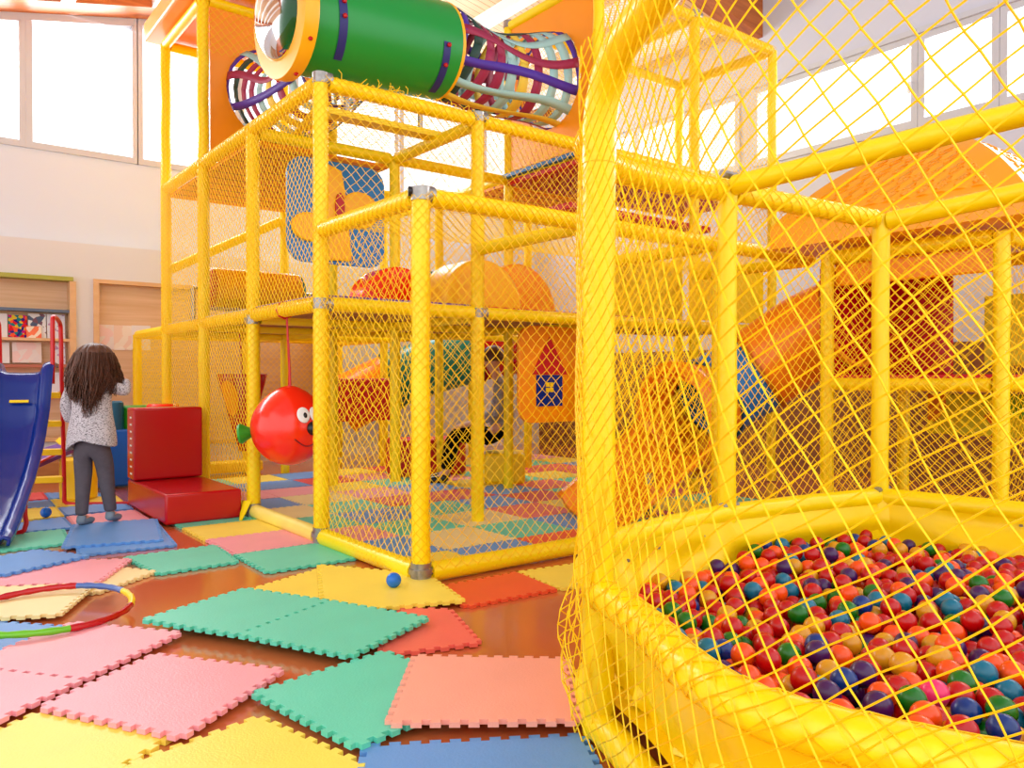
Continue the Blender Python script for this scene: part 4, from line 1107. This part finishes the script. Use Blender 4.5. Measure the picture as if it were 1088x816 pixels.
# foot of the rear frame and front leg
pts = catmull([a0+V3((0,0,.10)),a0+V3((0,0,.045)),a0+V3((.04,-.02,.02)),a0+V3((.2,-.12,.018)),a0+V3((.42,-.26,.018))],6); MB().tube(pts,.014,10).build('foot_tube','redpaint',sd)
fp_ = TR+dr_*(.62*Ls)+lf*(-.02)
MB().tube(catmull([fp_+V3((0,0,.20)),fp_+V3((0,0,.13)),fp_+V3((-.0,-.02,.06)),fp_+lf*.06+V3((0,-.03,.022)),fp_+lf*.40+V3((0,0,.02))],6),.014,10).build('front_leg','redpaint',sd)
pq = TR+dr_*(.115*Ls)+lf*(Wd*.52)
o = MB(); o.box(-.055,.055,-.004,.004,-.009,.009,Mx=Matrix.Translation((pq.x+.02,pq.y-.012,.785)) @ Matrix.Rotation(math.atan2(lf.y,lf.x),4,'Z') @ Matrix.Rotation(.5,4,'X')); o.build('slot_trim','yelpaint',sd,smooth=False)
pw = empty('balance_board', (.9,6.6,0), 'purple sloping board with a red tube edge behind the slide', 'ramp')
q0 = at(22,503,5.65); q1 = at(80,478,6.1); q2 = q1+V3((-.10,.22,.02)); q3 = q0+V3((-.10,.30,.06))
MB().add([q0,q1,q2,q3],[(0,1,2,3)]).build('board','purple',pw,smooth=False,solid=.03)
MB().tube([at(20,502,5.6),at(64,480,5.95)],.011,8).build('edge_tube','redpaint',pw)
MB().tube([at(62,468,6.5),at(80,482,6.4)],.03,4).build('edge_strip','yelpaint',pw,smooth=False)
for q in (q0,q1): MB().tube([q+V3((0,.05,0)),(q.x,q.y+.05,.02)],.02,8).build('support_leg','steel',pw)
# ================================================================== PEOPLE
def skin_mesh(name, verts, edges, radii, m, parent, root=0, subd=2, smooth_it=True):
    me = bpy.data.meshes.new(name); me.from_pydata([tuple(v) for v in verts], edges, []); me.update()
    me.materials.append(M[m] if isinstance(m,str) else m)
    o = bpy.data.objects.new(name, me); C.objects.link(o)
    sk = o.modifiers.new('skin','SKIN'); sk.use_smooth_shade = True; sk.branch_smoothing = .6
    lay = me.skin_vertices[0].data if me.skin_vertices else None
    if lay is None:
        bm = bmesh.new(); bm.from_mesh(me); bm.verts.layers.skin.verify(); bm.to_mesh(me); bm.free(); lay = me.skin_vertices[0].data
    for i, r in enumerate(radii):
        lay[i].radius = r if isinstance(r, tuple) else (r, r); lay[i].use_root = (i == root)
    s = o.modifiers.new('sub','SUBSURF'); s.levels = subd; s.render_levels = subd
    if parent is not None: o.parent = parent; o.matrix_parent_inverse = Matrix.Translation(-V3(parent.location))
    return o
def place(origin, yaw, sc=1):
    Mx = Matrix.Translation(origin) @ Matrix.Rotation(yaw,4,'Z') @ Matrix.Scale(sc,4)
    return lambda x, y, z: Mx @ V3((x,y,z))
def skel(name, chain_list, m, parent, root=0, subd=2):
    """chain_list: list of chains [(pos,r),...]; chains that start on an existing position are welded"""
    V = []; R = []; E = []; key = {}
    for ch in chain_list:
        prev = None
        for p, r in ch:
            k = tuple(round(c_,4) for c_ in p)
            if k not in key: key[k] = len(V); V.append(p); R.append(r)
            i = key[k]
            if prev is not None and prev != i: E.append((prev, i))
            prev = i
    return skin_mesh(name, V, E, R, m, parent, root, subd)
def hand(W, wrist, dirn, palm_n, sc, chains, curl=.3, sidesign=1):
    d_ = V3(dirn).normalized(); n_ = V3(palm_n).normalized(); s_ = d_.cross(n_).normalized()*sidesign
    w = V3(wrist); pal = w+d_*.035*sc
    chains.append([(W(*w),.014*sc),(W(*pal),(.022*sc))])
    for k, (o_, ln) in enumerate(((-.019,.030),(-.006,.036),(.007,.034),(.019,.027))):
        b0 = w+d_*.055*sc+s_*o_*sc; b1 = b0+(d_+n_*curl*.5).normalized()*ln*.55*sc; b2 = b1+(d_+n_*curl*1.6).normalized()*ln*.5*sc
        chains.append([(W(*pal),(.022*sc)),(W(*b0),.0075*sc),(W(*b1),.0068*sc),(W(*b2),.0055*sc)])
    t0 = w+d_*.025*sc+s_*-.022*sc; t1 = t0+(d_*.6-s_*.6+n_*.3).normalized()*.024*sc; t2_ = t1+(d_*.9-s_*.2+n_*.3).normalized()*.018*sc
    chains.append([(W(*pal),(.022*sc)),(W(*t0),.009*sc),(W(*t1),.0075*sc),(W(*t2_),.006*sc)])
# ---- girl
go = fl(97,562); go.z = .028
yawg = -.66
gp = empty('person', go, 'girl seen from behind in a speckled grey top and dark trousers, hand at her head', 'person')
W = place(go, yawg)
pel=(0,0,.54); ch=[]
chest=(.0,.01,.80); neck=(.0,.02,.915); 
ch += [[(W(*pel),(.075,.06)),(W(0,.0,.64),(.07,.055)),(W(*chest),(.078,.06)),(W(0,.01,.885),(.05,.04)),(W(*neck),.033),(W(.005,.03,.97),.035),(W(.01,.035,1.02),(.070)),(W(.01,.03,1.075),(.060))]]
LS=(-.105,.0,.865); LE=(-.155,-.01,.73); LW=(-.145,.045,.615); RS=(.105,.01,.865); RE=(.205,.04,.825); RW=(.155,.09,.915)
ch += [[(W(0,.01,.885),(.05,.04)),(W(*LS),.036),(W(*LE),.027),(W(*LW),.018)],[(W(0,.01,.885),(.05,.04)),(W(*RS),.036),(W(*RE),.027),(W(*RW),.018)]]
for sx, kn, an, toe in ((-1,(-.058,.01,.29),(-.045,-.035,.05),(-.035,.055,.014)),(1,(.062,.05,.30),(.085,.06,.06),(.095,.14,.018))):
    ch += [[(W(*pel),(.075,.06)),(W(.055*sx,0,.50),.06),(W(*kn),.040),(W(*an),.024),(W(*toe),(.022,.018))]]
hand(W, LW, (.03,.2,-1), (.6,.4,0), .95, ch, .5, 1); hand(W, RW, (-.55,.05,.7), (-.3,-.1,-.5), .95, ch, .5, -1)
body = skel('body', ch, 'skin', gp)
# face on the far side
fc = W(.01,.105,1.03)
for dx in (-.028,.028): MB().lathe([(max(.001,.009*math.sin(PI*k/8)),-.009*math.cos(PI*k/8)) for k in range(9)],10,Matrix.Translation(W(.01+dx,.098,1.04))).build('eye','black',gp)
MB().lathe([(max(.001,.011*math.sin(PI*k/8)),-.016*math.cos(PI*k/8)) for k in range(9)],10,Matrix.Translation(W(.01,.108,1.022))).build('nose','skin',gp)
MB().tube([W(-.012,.098,.995),W(.01,.103,.992),W(.032,.098,.995)],.004,6).build('mouth',mat('lips',(.75,.4,.38),.5),gp)
for dx in (-.075,.095): MB().lathe([(max(.001,.012*math.sin(PI*k/8)),-.018*math.cos(PI*k/8)) for k in range(9)],10,Matrix.Translation(W(dx,.03,1.03))).build('ear','skin',gp)
# shirt: lofted rings so the hem can be curved
def loft(rings, nseg, m, name, parent, solid=.006, subd=1):
    o = MB(); rows = len(rings)
    for (cx,cy,z,rx,ry,hem) in rings:
        for k in range(nseg):
            a = 2*PI*k/nseg; zz = z + (hem(a) if hem else 0)
            o.v.append(tuple(W(cx+rx*math.cos(a)*(1+.03*math.sin(5*a+9*z)), cy+ry*math.sin(a)*(1+.05*math.sin(4*a+13*z)), zz))); o.n += 1
    for i in range(rows-1):
        for k in range(nseg): o.f.append((i*nseg+k,i*nseg+(k+1)%nseg,(i+1)*nseg+(k+1)%nseg,(i+1)*nseg+k)); o.mi.append(0)
    return o.build(name, m, parent, sharp=80, solid=solid, subd=subd)
hem = lambda a: -.055*max(0,math.sin(-a+.0))*(.3+abs(math.cos(a))**1.2*1.2)+.03*max(0,math.sin(-a))*(1-abs(math.cos(a)))**2
loft([(0,.0,.50,.148,.118,lambda a: -.05*max(0,-math.cos(a))**1.3-.02*max(0,math.cos(a))+.03*(1-abs(math.cos(a)))),(0,0,.57,.142,.112,None),(0,0,.63,.130,.10,None),(0,0,.70,.118,.09,None),(0,.005,.78,.112,.083,None),(0,.005,.85,.118,.075,None),(0,.01,.89,.095,.06,None),(0,.015,.915,.05,.045,None)],28,'knit','shirt',gp)
sl_ = skel('sleeve_left', [[(W(-.07,0,.875),.05),(W(*LS),.050),(W(-.138,-.01,.79),.044),(W(*LE),.041),(W(-.150,.02,.665),.036),(W(-.147,.035,.64),.033)]], 'knit', gp); sl_.name = 'sleeve'
sl_ = skel('sleeve', [[(W(.07,0,.875),.05),(W(*RS),.050),(W(.16,.02,.845),.043),(W(*RE),.041),(W(.18,.07,.875),.034),(W(.165,.082,.90),.031)]], 'knit', gp)
# trousers
tch = [[(W(0,0,.60),(.105,.082)),(W(0,0,.545),(.108,.088))]]
for sx, kn, an in ((-1,(-.058,.01,.29),(-.045,-.035,.06)),(1,(.062,.05,.30),(.085,.06,.07))):
    kx,ky,kz = kn; axx,ay,az = an
    tch += [[(W(0,0,.545),(.108,.088)),(W(.058*sx,0,.46),.075),(W(kx*.97,ky*.8,kz+.07),.058),(W(kx,ky,kz),.052),(W((kx+axx)/2,(ky+ay)/2,.18),.044),(W(axx,ay,az+.02),.038),(W(axx,ay,az),.038)]]
skel('trousers', tch, 'trouser', gp)
for an, toe in (((-.045,-.035,.045),(-.035,.055,.014)),((.085,.06,.055),(.095,.14,.018))):
    a_=V3(an); t_=V3(toe); h_=a_+V3((0,-.022,-.022))
    skel('sock', [[(W(*(a_+V3((0,0,.02)))),.031),(W(*a_),.030),(W(*(h_)),.028),(W(*((a_+t_)/2+V3((0,0,-.008)))),(.030,.024)),(W(*t_),(.030,.02)),(W(*(t_+V3((0,.025,0)))),(.018,.014))]], 'sock', gp)
# hair: a cap with hanging locks
def hairpt(u, v):
    a = 2*PI*u; th = min(1,v/.4)*PI/2; z = 1.045+.082*math.cos(th) if v < .4 else 1.045-(v-.4)*.15
    rr = .104*math.sin(th) if v < .4 else .104+.008*(v-.4)
    fl_ = 1+.035*math.sin(13*a+4*v)+.03*math.sin(23*a-7*v)+.04*math.sin(5*a+2)
    x = rr*math.cos(a)*fl_*1.04; y = rr*math.sin(a)*fl_*.92
    back_ = math.sin(-a)  # 1 at back
    if y > 0: z = max(z, 1.02-.05*abs(math.cos(a)))
    return W(x+.01, y+.02, z)
MB().grid(110,36,hairpt).build('hair','hair',gp,sharp=80,solid=.008)
lk = MB()
for k in range(420):
    a = PI*.93+PI*1.14*random.random(); r0 = .100+.016*random.random(); x = r0*math.cos(a); y = .92*r0*math.sin(a); tip = .665+.06*random.random()+.17*abs(math.cos(a)-.05)**1.1+.025*math.sin(6*a); ph_ = random.random()*6
    pts = []
    for q in range(12):
        t = q/11; z = 1.07*(1-t)+tip*t; f = 1+.34*math.sin(t*PI*.62); f = f*(1+.05*math.sin(9*a)*t)
        pts.append(W(.01+x*f+.018*t*math.sin(8*t+ph_), .02+y*f*.95+.012*t*math.cos(6*t+ph_), z))
    lk.tube(pts,[.0065*(1-.7*(q/11)**2) for q in range(12)],5,squash=.6)
lk.build('hair_locks','hair',gp,sharp=80)
# ---- adult sitting at the back
ao = V3((0,0,0)); sp_ = at(522,510,7.05); sp_.z = 0
ap = empty('person', sp_, 'adult in grey sweater and black trousers sitting low behind the frame posts', 'person')
yawa = -.66; W = place(sp_, yawa)
seat_h = .34
pel=(.08,0,.40); ch = [[(W(*pel),(.12,.10)),(W(.10,0,.60),(.11,.09)),(W(.09,0,.80),(.13,.09)),(W(.07,0,.90),(.09,.07)),(W(.05,0,.96),.045),(W(.02,0,1.02),.05),(W(-.0,0,1.08),.085),(W(.01,0,1.15),.075)]]
for sy in (-1,1):
    ch += [[(W(*pel),(.12,.10)),(W(.0,.10*sy,.42),.075),(W(-.33,.12*sy,.44),.055),(W(-.40,.11*sy,.09),.036),(W(-.50,.11*sy,.035),(.04,.028))]]
    wr_ = (-.22,.13*sy,.52); ch += [[(W(.07,0,.90),(.09,.07)),(W(.09,.19*sy,.86),.05),(W(.04,.24*sy,.62),.038),(W(*wr_),.024)]]
    hand(W, wr_, (-.9,-.1*sy,-.15), (0,0,-1), 1.3, ch, .4, sy)
skel('body', ch, 'skin', ap)
for dy in (-.032,.032): MB().lathe([(max(.001,.011*math.sin(PI*k/8)),-.011*math.cos(PI*k/8)) for k in range(9)],10,Matrix.Translation(W(-.083,dy,1.10))).build('eye','black',ap)
MB().lathe([(max(.001,.014*math.sin(PI*k/8)),-.02*math.cos(PI*k/8)) for k in range(9)],10,Matrix.Translation(W(-.092,0,1.075))).build('nose','skin',ap)
MB().tube([W(-.08,-.02,1.04),W(-.085,0,1.038),W(-.08,.02,1.04)],.005,6).build('mouth',M['redmat'],ap)
skel('sweater', [[(W(.08,0,.46),(.15,.13)),(W(.10,0,.62),(.14,.12)),(W(.09,0,.80),(.155,.12)),(W(.07,0,.90),(.11,.09)),(W(.06,0,.945),.06)]]+[[(W(.07,0,.90),(.11,.09)),(W(.09,.19*sy,.86),.065),(W(.04,.24*sy,.62),.052),(W(-.18,.15*sy,.53),.038)] for sy in (-1,1)], 'greytop', ap)
skel('trousers', [[(W(.09,0,.46),(.14,.13)),(W(*pel),(.145,.13))]]+[[(W(*pel),(.145,.13)),(W(.0,.10*sy,.42),.098),(W(-.33,.12*sy,.44),.078),(W(-.40,.11*sy,.12),.058)] for sy in (-1,1)], 'blacktrouser', ap)
for sy in (-1,1): skel('shoe', [[(W(-.40,.11*sy,.10),.045),(W(-.41,.11*sy,.05),.05),(W(-.52,.11*sy,.04),(.045,.035)),(W(-.57,.11*sy,.035),(.03,.025))]], 'black', ap)
MB().lathe([(max(.001,.108*math.sin(PI*k/12)), .115*math.cos(PI*k/12)) for k in range(8)],20,Matrix.Translation(W(.022,0,1.115))).build('hair','hair',ap)
st = sp_+V3((.06,-.05,0)); s0 = W(.10,0,0)
o = MB(); o.box(-.16,.20,-.20,.20,.015,.28,Mx=Matrix.Translation((s0.x,s0.y,0)) @ Matrix.Rotation(yawa,4,'Z')); tag(o.build('foam_bench','yelpaint',bevel=.03,seg=3),'low yellow foam bench the adult sits on','foam bench')
rb = at(452,520,7.6); o = MB(); o.box(-.35,.35,-.2,.2,.015,.36,Mx=Matrix.Translation((rb.x,rb.y,0)) @ Matrix.Rotation(-.3,4,'Z')); tag(o.build('foam_block','redmat',bevel=.03,seg=3),'dark red foam block beside the seated adult','foam block')
# ================================================================== LIGHT AND CAMERA
w = bpy.data.worlds.new('World'); bpy.context.scene.world = w; w.use_nodes = True; nt = w.node_tree
bg = nt.nodes['Background']; bg.inputs['Color'].default_value = (.96,.98,1.0,1); bg.inputs['Strength'].default_value = 1.35
def area(name, loc, aim, sx, sy, power, col=(.93,.96,1.0)):
    l = bpy.data.lights.new(name,'AREA'); l.shape = 'RECTANGLE'; l.size = sx; l.size_y = sy; l.energy = power; l.color = col
    o = bpy.data.objects.new(name,l); C.objects.link(o); o.location = loc; o.rotation_euler = (V3(aim)-V3(loc)).to_track_quat('-Z','Y').to_euler(); return o
area('window_daylight_back', (2.0,YB+.35,3.95), (2.0,YB-3,1.6), 8.5, 1.3, 330)
area('window_daylight_right', (XR+.4,4.0,3.7), (XR-4,4.0,.5), 8.0, .9, 200)
sc = bpy.context.scene
sc.view_settings.view_transform = 'Standard'; sc.view_settings.look = 'None'; sc.view_settings.gamma = 1; sc.view_settings.use_curve_mapping = False
sc.view_settings.exposure = 0.6
cd = bpy.data.cameras.new('camera'); cd.lens = FL/1088*36; cd.sensor_width = 36; cd.clip_start = .05; cd.clip_end = 60
co = bpy.data.objects.new('camera', cd); C.objects.link(co); co.location = (0,0,EYE)
cd.shift_y = 0
pit_ = math.atan(8/FL)
dv = V3((FX*math.cos(pit_), FY*math.cos(pit_), -math.sin(pit_))); co.rotation_euler = dv.to_track_quat('-Z','Y').to_euler()
sc.camera = co
sc.cycles.max_bounces = 8; sc.cycles.transparent_max_bounces = 12; sc.cycles.use_denoising = True
